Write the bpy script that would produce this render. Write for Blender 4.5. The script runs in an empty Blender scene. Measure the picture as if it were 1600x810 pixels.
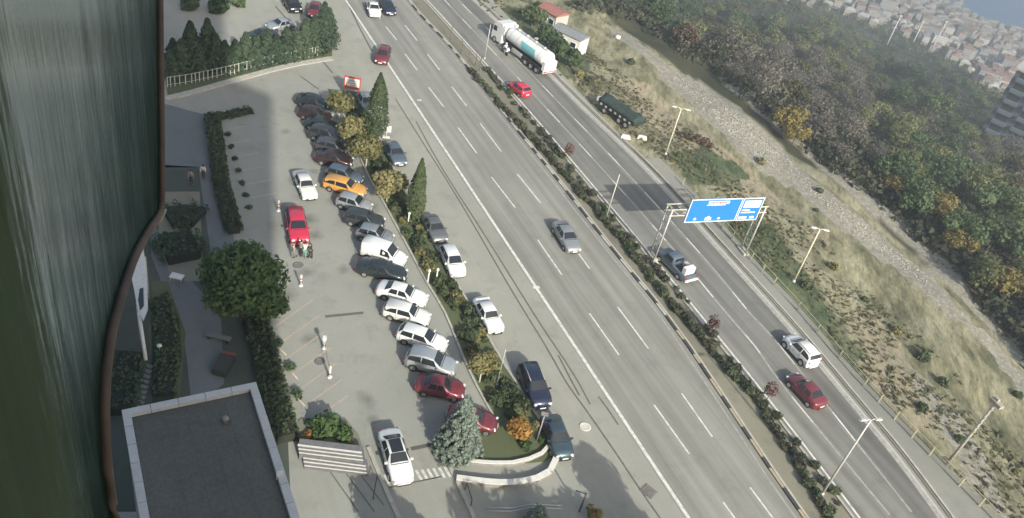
import bpy, bmesh, math, random
import numpy as np
from mathutils import Vector, Matrix
R = math.radians
random.seed(7)
SC = bpy.context.scene
C = SC.collection

# ------------------------------------------------------------------ camera
FPX, TH, ROLL, H = 1346.0, 0.651, 0.2365, 52.0
fw = np.array([0, math.cos(TH), -math.sin(TH)]); r0 = np.array([1.0, 0, 0]); u0 = np.cross(r0, fw)
cr = math.cos(ROLL)*r0 + math.sin(ROLL)*u0; cu = -math.sin(ROLL)*r0 + math.cos(ROLL)*u0
cam_d = bpy.data.cameras.new('camera'); cam = bpy.data.objects.new('camera', cam_d); C.objects.link(cam)
cam_d.sensor_width = 36; cam_d.lens = FPX/1600*36; cam_d.clip_start = 0.1; cam_d.clip_end = 9000
m = Matrix(((cr[0], cu[0], -fw[0], 0), (cr[1], cu[1], -fw[1], 0), (cr[2], cu[2], -fw[2], H), (0, 0, 0, 1)))
cam.matrix_world = m; SC.camera = cam

# ------------------------------------------------------------------ light
SUN_AZ = R(146.5)      # compass-like: from +Y towards +X
SUN_EL = R(29.2)
w = bpy.data.worlds.new('World'); SC.world = w; w.use_nodes = True
nt = w.node_tree; bg = nt.nodes['Background']
sky = nt.nodes.new('ShaderNodeTexSky'); sky.sky_type = 'NISHITA'; sky.sun_disc = False
sky.sun_elevation = SUN_EL; sky.sun_rotation = SUN_AZ; sky.air_density = 1.3; sky.dust_density = 5
nt.links.new(sky.outputs[0], bg.inputs[0]); bg.inputs[1].default_value = 0.14
sl = bpy.data.lights.new('sun', 'SUN'); sl.energy = 5.0; sl.angle = R(0.6); sl.color = (1.0, 0.96, 0.85)
so = bpy.data.objects.new('sun', sl); C.objects.link(so)
sv = Vector((math.sin(SUN_AZ)*math.cos(SUN_EL), math.cos(SUN_AZ)*math.cos(SUN_EL), math.sin(SUN_EL)))
so.rotation_euler = sv.to_track_quat('Z', 'Y').to_euler(); so.location = (60, -80, 120)
SC.view_settings.view_transform = 'Standard'; SC.view_settings.look = 'None'
SC.view_settings.exposure = 0.47; SC.view_settings.gamma = 1
SC.cycles.volume_bounces = 0; SC.cycles.max_bounces = 6; SC.cycles.transparent_max_bounces = 8
SC.cycles.use_denoising = True

# ------------------------------------------------------------------ mapping
YAW = -0.5757
pd = np.array([math.cos(YAW), -math.sin(YAW)]); rd = np.array([math.sin(YAW), math.cos(YAW)])
RAZ = math.pi/2 - YAW      # blender angle (from +X) of the road direction away from camera
def ray(x, y):
    d = fw*FPX + cr*(x-800) - cu*(y-405); return d/np.linalg.norm(d)
def G(x, y, z=0.0):
    d = ray(x, y); t = (H-z)/-d[2]; return Vector((d[0]*t, d[1]*t, z))
def proj(P):
    d = np.asarray(P, float) - np.array([0, 0, H])
    k = d@fw; k = np.where(np.abs(k) < 1e-6, 1e-6, k)
    return 800+FPX*(d@cr)/k, 405-FPX*(d@cu)/k, k
RAIL = [(-400, 62.5), (17.3, 62.6), (21.3, 62.3), (32.8, 62.1), (43.4, 62.8), (51.3, 62.9), (63, 63.4), (71.6, 63.2), (78, 61.5), (90, 60.3), (104, 58.6), (120, 57), (3000, 57)]
rs = np.array([a for a, b in RAIL], float); rt = np.array([b for a, b in RAIL], float)
QE = np.array([math.sin(R(27)), math.cos(R(27))])
def sm(x, a, b):
    t = np.clip((x-a)/(b-a), 0, 1); return t*t*(3-2*t)
def terr(x, y):
    x = np.asarray(x, float); y = np.asarray(y, float)
    s = x*rd[0]+y*rd[1]; t = x*pd[0]+y*pd[1]; u = t - np.interp(s, rs, rt)
    near = -2.2*sm(u, 2.5, 15) + .5*sm(u, 15, 19) - 2.4*sm(u, 24, 26)
    und = .35*np.sin(s*.31+u*.2)*np.sin(u*.43+1)*sm(u, 4, 8)
    q = x*QE[0]+y*QE[1]
    far = np.interp(q, [95, 112, 130, 500, 880, 940, 4000], [0, -1.5, -5, -99, -166, -178, -260])
    blend = sm(u, 26, 75)
    hump = 3*np.sin(s*.05+1)*np.sin(u*.06)*sm(u, 60, 120)
    return near + und + far*blend + hump
GX = np.arange(680, 1721, 10.0); GY = np.arange(-80, 921, 10.0)
def _grid():
    xx, yy = np.meshgrid(GX, GY); D = fw*FPX+cr*(xx[..., None]-800)-cu*(yy[..., None]-405); D /= np.linalg.norm(D, axis=-1, keepdims=True)
    tt = np.full(xx.shape, 20.0); go = np.ones(xx.shape, bool)
    for _ in range(900):
        P = D*tt[..., None]; hit = P[..., 2]+H < terr(P[..., 0], P[..., 1]); go &= ~hit
        if not go.any() or tt.max() > 8000: break
        tt = np.where(go, tt+np.maximum(.5, tt*.006), tt)
    return tt
_TG = _grid()
def T(x, y):
    d = ray(x, y); i = min(max((x-GX[0])/10, 0), len(GX)-1.001); j = min(max((y-GY[0])/10, 0), len(GY)-1.001)
    i0, j0 = int(i), int(j); a, b = i-i0, j-j0
    t = (_TG[j0, i0]*(1-a)+_TG[j0, i0+1]*a)*(1-b)+(_TG[j0+1, i0]*(1-a)+_TG[j0+1, i0+1]*a)*b
    ts = t*np.array([.965, .98, .99, 1, 1.01, 1.02, 1.035]); z = H+d[2]*ts-terr(d[0]*ts, d[1]*ts)
    k = np.argmax(z < 0) if (z < 0).any() else 6
    if k > 0: t = ts[k-1]+(ts[k]-ts[k-1])*z[k-1]/(z[k-1]-z[k]) if z[k] < 0 else ts[6]
    else: t = ts[0]
    x_, y_ = d[0]*t, d[1]*t; return Vector((x_, y_, float(terr(x_, y_))))

# ------------------------------------------------------------------ materials
MATS = {}
def nodes_of(name):
    mt = bpy.data.materials.new(name); mt.use_nodes = True; n = mt.node_tree
    return mt, n, n.nodes['Principled BSDF']
def ramp(n, stops):
    r_ = n.nodes.new('ShaderNodeValToRGB'); e = r_.color_ramp.elements
    while len(e) < len(stops): e.new(.5)
    for k, (p, c) in enumerate(stops): e[k].position = p; e[k].color = (*c, 1)
    return r_
def coords(n, space='Object', scale=(1, 1, 1), rot=(0, 0, 0)):
    tc = n.nodes.new('ShaderNodeTexCoord'); mp = n.nodes.new('ShaderNodeMapping')
    n.links.new(tc.outputs[space], mp.inputs[0]); mp.inputs['Scale'].default_value = scale; mp.inputs['Rotation'].default_value = rot
    return mp.outputs[0]
def noise(n, vec, scale, detail=5, rough=.6, dist=0):
    t = n.nodes.new('ShaderNodeTexNoise'); t.inputs['Scale'].default_value = scale
    t.inputs['Detail'].default_value = detail; t.inputs['Roughness'].default_value = rough; t.inputs['Distortion'].default_value = dist
    n.links.new(vec, t.inputs['Vector']); return t.outputs['Fac']
def mixc(n, fac, a, b, mode='MIX'):
    x = n.nodes.new('ShaderNodeMix'); x.data_type = 'RGBA'; x.blend_type = mode
    for sock, v in ((x.inputs[0], fac), (x.inputs[6], a), (x.inputs[7], b)):
        if hasattr(v, 'is_linked'): n.links.new(v, sock)
        elif isinstance(v, (int, float)): sock.default_value = v
        else: sock.default_value = (*v, 1)
    return x.outputs[2]
def plain(name, col, rough=.6, metal=0, coat=0, var=.0, vs=3, spec=.5):
    if name in MATS: return MATS[name]
    mt, n, b = nodes_of(name)
    b.inputs['Roughness'].default_value = rough; b.inputs['Metallic'].default_value = metal
    b.inputs['Coat Weight'].default_value = coat; b.inputs['Specular IOR Level'].default_value = spec
    if var:
        f = noise(n, coords(n), vs, 6, .65)
        r_ = ramp(n, [(.3, [c*(1-var) for c in col]), (.7, [min(1, c*(1+var)) for c in col])])
        n.links.new(f, r_.inputs[0]); n.links.new(r_.outputs[0], b.inputs['Base Color'])
    else: b.inputs['Base Color'].default_value = (*col, 1)
    MATS[name] = mt; return mt
def ground_mat(name, base, patch, stain, streak=0.0, rough=.9, fine=.12):
    """paving: big patches, streaks along the road direction, stains and grain"""
    mt, n, b = nodes_of(name); v = coords(n)
    f1 = noise(n, v, .06, 6, .62, .4); c = ramp(n, [(.34, base), (.66, patch)]); n.links.new(f1, c.inputs[0]); col = c.outputs[0]
    f2 = noise(n, v, .45, 7, .7, .3); r2 = ramp(n, [(.52, (0, 0, 0)), (.78, (1, 1, 1))]); n.links.new(f2, r2.inputs[0])
    mm = n.nodes.new('ShaderNodeMath'); mm.operation = 'MULTIPLY'; n.links.new(r2.outputs[0], mm.inputs[0]); mm.inputs[1].default_value = .7
    col = mixc(n, mm.outputs[0], col, stain)
    if streak:
        vr = coords(n, 'Object', (1, 1, 1), (0, 0, YAW))       # align streaks with the road
        mp = n.nodes.new('ShaderNodeMapping'); mp.inputs['Scale'].default_value = (1, .025, 1)
        vr2 = coords(n, 'Object', (1, 1, 1), (0, 0, YAW)); n.links.new(vr2, mp.inputs[0])
        f3 = noise(n, mp.outputs[0], .9, 4, .6); r3 = ramp(n, [(.35, (1-streak,)*3), (.65, (1+streak*.4,)*3)]); n.links.new(f3, r3.inputs[0])
        col = mixc(n, 1.0, col, r3.outputs[0], 'MULTIPLY')
    f4 = noise(n, v, 9, 4, .8); r4 = ramp(n, [(.3, (1-fine,)*3), (.7, (1+fine*.6,)*3)]); n.links.new(f4, r4.inputs[0])
    col = mixc(n, 1.0, col, r4.outputs[0], 'MULTIPLY')
    n.links.new(col, b.inputs['Base Color']); b.inputs['Roughness'].default_value = rough; b.inputs['Specular IOR Level'].default_value = .25
    bp = n.nodes.new('ShaderNodeBump'); bp.inputs['Strength'].default_value = .25; bp.inputs['Distance'].default_value = .03
    n.links.new(f4, bp.inputs['Height']); n.links.new(bp.outputs[0], b.inputs['Normal'])
    MATS[name] = mt; return mt
def leaf_mat(name, cols, trans=.38):
    mt, n, b = nodes_of(name); v = coords(n)
    f = noise(n, v, .9, 4, .7); oi = n.nodes.new('ShaderNodeObjectInfo'); ge = n.nodes.new('ShaderNodeNewGeometry')
    a = n.nodes.new('ShaderNodeMath'); a.operation = 'MULTIPLY_ADD'; n.links.new(ge.outputs['Random Per Island'], a.inputs[0]); a.inputs[1].default_value = .45; n.links.new(f, a.inputs[2])
    a2 = n.nodes.new('ShaderNodeMath'); a2.operation = 'MULTIPLY_ADD'; n.links.new(oi.outputs['Random'], a2.inputs[0]); a2.inputs[1].default_value = .5; n.links.new(a.outputs[0], a2.inputs[2])
    a3 = n.nodes.new('ShaderNodeMath'); a3.operation = 'SUBTRACT'; n.links.new(a2.outputs[0], a3.inputs[0]); a3.inputs[1].default_value = .47
    r_ = ramp(n, [(i/(len(cols)-1), c) for i, c in enumerate(cols)]); n.links.new(a3.outputs[0], r_.inputs[0])
    n.links.new(r_.outputs[0], b.inputs['Base Color']); b.inputs['Roughness'].default_value = .7; b.inputs['Specular IOR Level'].default_value = .2
    tr = n.nodes.new('ShaderNodeBsdfTranslucent'); n.links.new(r_.outputs[0], tr.inputs[0])
    mx = n.nodes.new('ShaderNodeMixShader'); mx.inputs[0].default_value = trans
    n.links.new(b.outputs[0], mx.inputs[1]); n.links.new(tr.outputs[0], mx.inputs[2])
    n.links.new(mx.outputs[0], n.nodes['Material Output'].inputs['Surface']); MATS[name] = mt; return mt
def paint_mat(name, col, wear=.45, worn=(.2, .2, .19)):
    mt, n, b = nodes_of(name); f = noise(n, coords(n), 2.2, 8, .8)
    r_ = ramp(n, [(wear-.1, worn), (wear+.12, col)]); n.links.new(f, r_.inputs[0]); n.links.new(r_.outputs[0], b.inputs['Base Color'])
    b.inputs['Roughness'].default_value = .75; MATS[name] = mt; return mt

CONC = ground_mat('concrete_paving', (.285, .288, .25), (.345, .345, .302), (.195, .198, .178), .06)
LOT = ground_mat('car_park_paving', (.27, .275, .243), (.34, .34, .302), (.185, .186, .168), .0)
ASPH_L = ground_mat('asphalt_light', (.248, .25, .224), (.288, .288, .26), (.19, .192, .176), .24)
ASPH_R = ground_mat('asphalt_dark', (.185, .187, .172), (.245, .247, .224), (.15, .152, .142), .30)
WALK = ground_mat('walkway_paving', (.235, .236, .21), (.28, .28, .25), (.17, .17, .152), .0)
YARD = ground_mat('courtyard_paving', (.062, .074, .060), (.088, .10, .082), (.045, .052, .042), .0)  # deep shade and edge darkening at the left put into this colour
DARKP = ground_mat('darkened_paving', (.135, .15, .155), (.165, .178, .182), (.10, .112, .115), .0)  # paving colour darkened to carry the shade at the left
SOIL = ground_mat('soil', (.17, .165, .125), (.24, .23, .18), (.085, .095, .06), .0)
GRASS = ground_mat('lawn_grass', (.085, .105, .052), (.12, .14, .072), (.15, .145, .085), .0, fine=.35)
KERB = plain('kerb_concrete', (.40, .385, .34), .9, var=.2, vs=2)
WHITEP = paint_mat('white_paint', (.66, .66, .62), .42, (.30, .29, .27))
WORNP = paint_mat('worn_paint', (.42, .42, .39), .52, (.25, .245, .225))
YELP = paint_mat('yellow_kerb_paint', (.42, .32, .19), .5, (.30, .28, .23))
BLACKP = plain('black_kerb_paint', (.05, .05, .05), .8, var=.3)
CRACK = plain('joint_filler', (.12, .115, .10), .9, var=.3)
GALV = plain('galvanised_steel', (.52, .52, .50), .5, .3, var=.12)
CREAMS = plain('cream_painted_steel', (.62, .60, .45), .5, .1, var=.12)
YELS = plain('pale_yellow_steel', (.46, .44, .30), .55, .1, var=.15)
GLASS = plain('car_glass', (.02, .024, .028), .08, 0, 0, spec=.7)
TYRE = plain('tyre_rubber', (.02, .02, .021), .8)
RIM = plain('alloy_rim', (.5, .5, .52), .35, .8)
TRIM = plain('black_trim', (.03, .03, .032), .5)
HEADL = plain('lamp_glass', (.75, .77, .78), .15, 0, .5)
TAILL = plain('red_lamp_glass', (.4, .03, .03), .25, 0, .5)
PLATE = plain('number_plate_white', (.75, .75, .74), .5)
BARK = plain('bark', (.16, .125, .09), .9, var=.3, vs=6)
PALEBARK = plain('pale_bark', (.55, .52, .45), .8, var=.2, vs=6)

# ------------------------------------------------------------------ mesh helpers
class MB:
    def __init__(s): s.v = []; s.f = []; s.sm = []
    def quad(s, a, b, c, d, smooth=False):
        k = len(s.v); s.v += [tuple(a), tuple(b), tuple(c), tuple(d)]; s.f.append((k, k+1, k+2, k+3)); s.sm.append(smooth)
    def poly(s, pts):
        k = len(s.v); s.v += [tuple(p) for p in pts]; s.f.append(tuple(range(k, k+len(pts)))); s.sm.append(False)
    def box(s, c, d, rz=0, top=(1, 1), org=(0, 0, 0)):
        """centre c, size d, taper top"""
        k = len(s.v); ca, sa = math.cos(rz), math.sin(rz)
        for zz, tx, ty in ((-.5, 1, 1), (.5, top[0], top[1])):
            for sx, sy in ((-.5, -.5), (.5, -.5), (.5, .5), (-.5, .5)):
                x, y = sx*d[0]*tx, sy*d[1]*ty
                s.v.append((c[0]+x*ca-y*sa, c[1]+x*sa+y*ca, c[2]+zz*d[2]))
        for f in ((3, 2, 1, 0), (4, 5, 6, 7), (0, 1, 5, 4), (1, 2, 6, 5), (2, 3, 7, 6), (3, 0, 4, 7)):
            s.f.append(tuple(k+i for i in f)); s.sm.append(False)
        return s
    def tube(s, pts, rad, n=8, cap=True):
        pts = [Vector(p) for p in pts]; rr = rad if isinstance(rad, (list, tuple)) else [rad]*len(pts)
        k0 = len(s.v)
        for i, p in enumerate(pts):
            d = (pts[min(i+1, len(pts)-1)] - pts[max(i-1, 0)])
            d = d.normalized() if d.length > 1e-9 else Vector((0, 0, 1))
            a = d.cross(Vector((0, 0, 1)));
            if a.length < .05: a = d.cross(Vector((1, 0, 0)))
            a.normalize(); b = d.cross(a)
            for j in range(n):
                t = 2*math.pi*j/n; q = p + (a*math.cos(t)+b*math.sin(t))*rr[i]; s.v.append(tuple(q))
        for i in range(len(pts)-1):
            for j in range(n):
                s.f.append((k0+i*n+j, k0+i*n+(j+1) % n, k0+(i+1)*n+(j+1) % n, k0+(i+1)*n+j)); s.sm.append(True)
        if cap:
            s.f.append(tuple(k0+j for j in range(n))[::-1]); s.sm.append(False)
            s.f.append(tuple(k0+(len(pts)-1)*n+j for j in range(n))); s.sm.append(False)
        return s
    def lathe(s, c, prof, n=12):
        """prof: list of (r, z)"""
        k0 = len(s.v)
        for r_, z in prof:
            for j in range(n):
                t = 2*math.pi*j/n; s.v.append((c[0]+r_*math.cos(t), c[1]+r_*math.sin(t), c[2]+z))
        for i in range(len(prof)-1):
            for j in range(n):
                s.f.append((k0+i*n+j, k0+i*n+(j+1) % n, k0+(i+1)*n+(j+1) % n, k0+(i+1)*n+j)); s.sm.append(True)
        s.f.append(tuple(k0+j for j in range(n))[::-1]); s.sm.append(False)
        s.f.append(tuple(k0+(len(prof)-1)*n+j for j in range(n))); s.sm.append(False)
        return s
    def loft(s, rings, closed=False, caps=True, smooth=True):
        k0 = len(s.v); n = len(rings[0])
        for r_ in rings: s.v += [tuple(p) for p in r_]
        m_ = n if closed else n-1
        for i in range(len(rings)-1):
            for j in range(m_):
                s.f.append((k0+i*n+j, k0+i*n+(j+1) % n, k0+(i+1)*n+(j+1) % n, k0+(i+1)*n+j)); s.sm.append(smooth)
        if caps:
            s.f.append(tuple(k0+j for j in range(n))[::-1]); s.sm.append(False)
            s.f.append(tuple(k0+(len(rings)-1)*n+j for j in range(n))); s.sm.append(False)
        return s
    def prism(s, poly, z0, z1, inset=0):
        """vertical prism over 2-D polygon (list of (x,y))"""
        k = len(s.v); n = len(poly)
        s.v += [(p[0], p[1], z0) for p in poly] + [(p[0], p[1], z1) for p in poly]
        s.f.append(tuple(range(k, k+n))[::-1]); s.f.append(tuple(range(k+n, k+2*n))); s.sm += [False, False]
        for i in range(n):
            s.f.append((k+i, k+(i+1) % n, k+n+(i+1) % n, k+n+i)); s.sm.append(False)
        return s
    def mesh(s, name, mat):
        me = bpy.data.meshes.new(name); me.from_pydata(s.v, [], s.f); me.polygons.foreach_set('use_smooth', s.sm)
        me.materials.append(mat); me.update(); return me
    def build(s, name, mat, parent=None, fix=True):
        me = s.mesh(name, mat)
        if fix:
            bm = bmesh.new(); bm.from_mesh(me); bmesh.ops.recalc_face_normals(bm, faces=bm.faces); bm.to_mesh(me); bm.free()
        o = bpy.data.objects.new(name, me); C.objects.link(o)
        if parent: o.parent = parent
        return o
def tag(o, label, cat, group=None, kind=None):
    if label: o['label'] = label
    if cat: o['category'] = cat
    if group: o['group'] = group
    if kind: o['kind'] = kind
    return o
def struct(o): o['kind'] = 'structure'; return o
def empty(name, loc, rz=0):
    o = bpy.data.objects.new(name, None); C.objects.link(o); o.location = loc; o.rotation_euler = (0, 0, rz); o.empty_display_size = .3
    return o
KIDS = {}
def copy_tree(o, parent=None):
    c = o.copy(); C.objects.link(c)
    if parent: c.parent = parent
    for ch in list(o.children): copy_tree(ch, c)
    return c
def put(o, loc, rz=0, sc=1):
    o.location = loc; o.rotation_euler = (0, 0, rz)
    o.scale = (sc, sc, sc) if isinstance(sc, (int, float)) else sc
    return o
def smooth_pts(pts, step=1.5):
    out = []
    P = [Vector(p) for p in pts]
    for i in range(len(P)-1):
        p0 = P[max(i-1, 0)]; p1 = P[i]; p2 = P[i+1]; p3 = P[min(i+2, len(P)-1)]
        n = max(1, int((p2-p1).length/step))
        for k in range(n):
            t = k/n; out.append(.5*((2*p1)+(p2-p0)*t+(2*p0-5*p1+4*p2-p3)*t*t+(3*p1-p0-3*p2+p3)*t**3))
    out.append(P[-1]); return out
def strip(mb, pts, wid, z, h=0, step=1.5, sm_=True):
    """ribbon along ground points (or raised bar when h>0)"""
    P = smooth_pts(pts, step) if sm_ and len(pts) > 2 else [Vector(p) for p in pts]
    ed = []
    for i, p in enumerate(P):
        d = P[min(i+1, len(P)-1)]-P[max(i-1, 0)]; d.z = 0; d.normalize(); nrm = Vector((d.y, -d.x, 0))
        ed.append((p+nrm*wid/2, p-nrm*wid/2))
    if h == 0:
        for (a, b), (c, d) in zip(ed, ed[1:]):
            mb.quad((b.x, b.y, z), (a.x, a.y, z), (c.x, c.y, z), (d.x, d.y, z))
    else:
        rings = [[(b.x, b.y, z), (b.x, b.y, z+h), (a.x, a.y, z+h), (a.x, a.y, z)] for a, b in ed]
        mb.loft(rings, True, True, False)
    return P
def flat(name, px, mat, z, world=None):
    pts = world or [G(*p) for p in px]
    mb = MB(); mb.poly([(p[0], p[1], z) for p in pts])
    return struct(mb.build(name, mat))
def st(s, t): return Vector((rd[0]*s+pd[0]*t, rd[1]*s+pd[1]*t, 0))
def inpoly(x, y, poly):
    r_ = np.zeros(x.shape, bool); n = len(poly)
    for i in range(n):
        x1, y1 = poly[i]; x2, y2 = poly[(i+1) % n]
        if y1 == y2: continue
        c = ((y1 > y) != (y2 > y)) & (x < (x2-x1)*(y-y1)/(y2-y1)+x1); r_ ^= c
    return r_

# ================================================================== TERRAIN
def build_terrain():
    ss = np.concatenate([[-600, -300, -150, -80], np.arange(-40, 200, 1.5), 200+np.cumsum(np.linspace(2, 60, 70))])
    uu = np.concatenate([[-600, -200, -80, -20, 0, 1.5], np.arange(2.5, 45, 1.0), 45+np.cumsum(np.linspace(1.5, 55, 75))])
    S, U = np.meshgrid(ss, uu, indexing='ij')
    TT = U+np.interp(S, rs, rt)
    X = S*rd[0]+TT*pd[0]; Y = S*rd[1]+TT*pd[1]; Z = terr(X, Y)-.03*(U <= 2.6)
    n, m_ = S.shape
    V = np.stack([X, Y, Z], -1).reshape(-1, 3)
    idx = np.arange(n*m_).reshape(n, m_)
    F = np.stack([idx[:-1, :-1], idx[:-1, 1:], idx[1:, 1:], idx[1:, :-1]], -1).reshape(-1, 4)
    me = bpy.data.meshes.new('ground'); me.from_pydata(V.tolist(), [], F.tolist()); me.polygons.foreach_set('use_smooth', [True]*len(F))
    x, y, k = proj(V)
    rngs = np.random.default_rng(3)
    wob = 6*np.sin(V[:, 0]*.6)+5*np.sin(V[:, 1]*.83+1)
    x2 = x+wob*.7; y2 = y+wob*.5
    rub = inpoly(x+wob*.35, y+wob*.25, [(945, 40), (989, 58), (1026, 90), (1078, 119), (1113, 139), (1150, 164), (1195, 202), (1270, 282), (1350, 345), (1425, 408), (1452, 425), (1500, 482), (1547, 525), (1600, 590), (1640, 640), (1640, 672), (1600, 622), (1547, 548), (1500, 504), (1453, 462), (1440, 450), (1413, 434), (1353, 388), (1317, 360), (1263, 307), (1222, 292), (1167, 245), (1123, 203), (1093, 176), (1033, 126), (1017, 95), (965, 62)])
    path = inpoly(x, y, [(1130, 106), (1206, 154), (1318, 252), (1366, 292), (1422, 344), (1495, 422), (1540, 490), (1640, 590), (1640, 612), (1530, 500), (1475, 440), (1440, 402), (1365, 338), (1288, 272), (1226, 215), (1190, 182), (1122, 126)])
    track = inpoly(x, y, [(1425, 590), (1445, 590), (1500, 650), (1545, 720), (1575, 820), (1545, 820), (1510, 735), (1470, 670)])
    brown = inpoly(x2, y2, [(960, 120), (1010, 130), (1080, 190), (1160, 250), (1220, 310), (1300, 370), (1290, 385), (1200, 330), (1110, 290), (1040, 215), (980, 160)]) | inpoly(x2, y2, [(1300, 500), (1360, 480), (1420, 560), (1470, 640), (1440, 680), (1370, 640), (1320, 560)])
    green = inpoly(x2, y2, [(1120, 345), (1200, 340), (1240, 400), (1290, 470), (1350, 560), (1330, 600), (1260, 520), (1180, 440)]) | inpoly(x2, y2, [(740, 0), (830, 20), (900, 60), (930, 110), (900, 130), (830, 90), (760, 30)]) | inpoly(x2, y2, [(1040, 240), (1100, 225), (1170, 270), (1150, 300), (1080, 290)])
    col = np.zeros((len(V), 4)); col[:, 3] = 1
    col[:, 0] = np.where((rub | path | track) & (k > 0), 1, 0); col[:, 1] = np.where(brown & (k > 0), 1, 0); col[:, 2] = np.where(green & (k > 0), 1, 0)
    uf = U.reshape(-1)
    col[:, 3] = np.where(uf > 30, 1, 0)
    ca = me.color_attributes.new('zone', 'FLOAT_COLOR', 'POINT'); ca.data.foreach_set('color', col.reshape(-1))
    mt, n_, b = nodes_of('hillside_ground'); at = n_.nodes.new('ShaderNodeVertexColor'); at.layer_name = 'zone'
    sp = n_.nodes.new('ShaderNodeSeparateColor'); n_.links.new(at.outputs['Color'], sp.inputs[0])
    v = coords(n_); vr = n_.nodes.new('ShaderNodeMapping'); vr.inputs['Rotation'].default_value = (0, 0, YAW+R(8)); vr.inputs['Scale'].default_value = (1, .35, 1); n_.links.new(v, vr.inputs[0]); vr = vr.outputs[0]
    def msk(ch, sc, lo, hi):
        f = noise(n_, v, sc, 6, .7); a = n_.nodes.new('ShaderNodeMath'); a.operation = 'ADD'; n_.links.new(ch, a.inputs[0]); n_.links.new(f, a.inputs[1])
        r_ = ramp(n_, [(0, (0, 0, 0)), (1, (1, 1, 1))]); mr = n_.nodes.new('ShaderNodeMapRange'); n_.links.new(a.outputs[0], mr.inputs[0]); mr.inputs[1].default_value = lo; mr.inputs[2].default_value = hi
        return mr.outputs[0]
    fa = noise(n_, vr, .35, 8, .72, .3); fb = noise(n_, vr, 1.6, 6, .75); fc = noise(n_, v, .12, 4, .6)
    ra = ramp(n_, [(.3, (.085, .088, .052)), (.42, (.14, .142, .088)), (.5, (.215, .208, .135)), (.6, (.31, .298, .21)), (.75, (.18, .172, .115))]); n_.links.new(fa, ra.inputs[0])
    rb = ramp(n_, [(.3, (.5, .52, .45)), (.5, (1, 1, 1)), (.7, (1.35, 1.3, 1.2))]); n_.links.new(fb, rb.inputs[0])
    base = mixc(n_, 1.0, ra.outputs[0], rb.outputs[0], 'MULTIPLY')
    rbn = ramp(n_, [(.35, (.25, .215, .15)), (.5, (.31, .275, .20)), (.62, (.19, .19, .12))]); n_.links.new(fa, rbn.inputs[0])
    base = mixc(n_, msk(sp.outputs[1], .5, .95, 1.25), base, mixc(n_, 1.0, rbn.outputs[0], rb.outputs[0], 'MULTIPLY'))
    rgn = ramp(n_, [(.35, (.06, .085, .045)), (.5, (.095, .12, .065)), (.65, (.17, .175, .11))]); n_.links.new(fa, rgn.inputs[0])
    base = mixc(n_, msk(sp.outputs[2], .6, .9, 1.2), base, mixc(n_, 1.0, rgn.outputs[0], rb.outputs[0], 'MULTIPLY'))
    vo = n_.nodes.new('ShaderNodeTexVoronoi'); vo.inputs['Scale'].default_value = 2.2; n_.links.new(v, vo.inputs['Vector'])
    rr = ramp(n_, [(.3, (.15, .145, .11)), (.42, (.27, .262, .22)), (.52, (.34, .33, .285)), (.72, (.41, .40, .35))]); n_.links.new(noise(n_, v, 1.2, 9, .8), rr.inputs[0])
    rv = ramp(n_, [(.0, (1.12, 1.12, 1.1)), (.55, (.80, .79, .76))]); n_.links.new(vo.outputs['Distance'], rv.inputs[0])
    base = mixc(n_, msk(sp.outputs[0], .5, .85, 1.05), base, mixc(n_, 1.0, rr.outputs[0], rv.outputs[0], 'MULTIPLY'))
    rf = ramp(n_, [(.35, (.04, .045, .028)), (.55, (.075, .075, .045)), (.75, (.12, .11, .08))]); n_.links.new(noise(n_, v, .05, 8, .7), rf.inputs[0])
    inv = n_.nodes.new('ShaderNodeMath'); inv.operation = 'MULTIPLY'; n_.links.new(at.outputs['Alpha'], inv.inputs[0])
    i2 = n_.nodes.new('ShaderNodeMath'); i2.operation = 'SUBTRACT'; i2.inputs[0].default_value = 1; n_.links.new(sp.outputs[0], i2.inputs[1]); n_.links.new(i2.outputs[0], inv.inputs[1])
    base = mixc(n_, inv.outputs[0], base, rf.outputs[0])
    n_.links.new(base, b.inputs['Base Color']); b.inputs['Roughness'].default_value = .95; b.inputs['Specular IOR Level'].default_value = .15
    bp = n_.nodes.new('ShaderNodeBump'); bp.inputs['Strength'].default_value = .7; bp.inputs['Distance'].default_value = .25
    n_.links.new(fb, bp.inputs['Height']); n_.links.new(bp.outputs[0], b.inputs['Normal'])
    me.materials.append(mt)
    o = bpy.data.objects.new('ground', me); C.objects.link(o); struct(o)
build_terrain()

# sea
smt, n_, b = nodes_of('sea_water'); b.inputs['Base Color'].default_value = (.035, .11, .24, 1); b.inputs['Roughness'].default_value = .35
bp = n_.nodes.new('ShaderNodeBump'); bp.inputs['Strength'].default_value = .6; bp.inputs['Distance'].default_value = 1; n_.links.new(noise(n_, coords(n_), .08, 5, .6), bp.inputs['Height']); n_.links.new(bp.outputs[0], b.inputs['Normal'])
SEA_Z = -168.0
mb = MB(); mb.quad((-3500, 600, SEA_Z), (6000, 600, SEA_Z), (6000, 7500, SEA_Z), (-3500, 7500, SEA_Z)); struct(mb.build('sea', smt))

# ------------------------------------------------------------------ paving sheets
z0 = .004
flat('forecourt', None, CONC, z0, [st(-40, -60), st(-40, 62), st(150, 62), st(150, 62), st(150, -60)])
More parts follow.
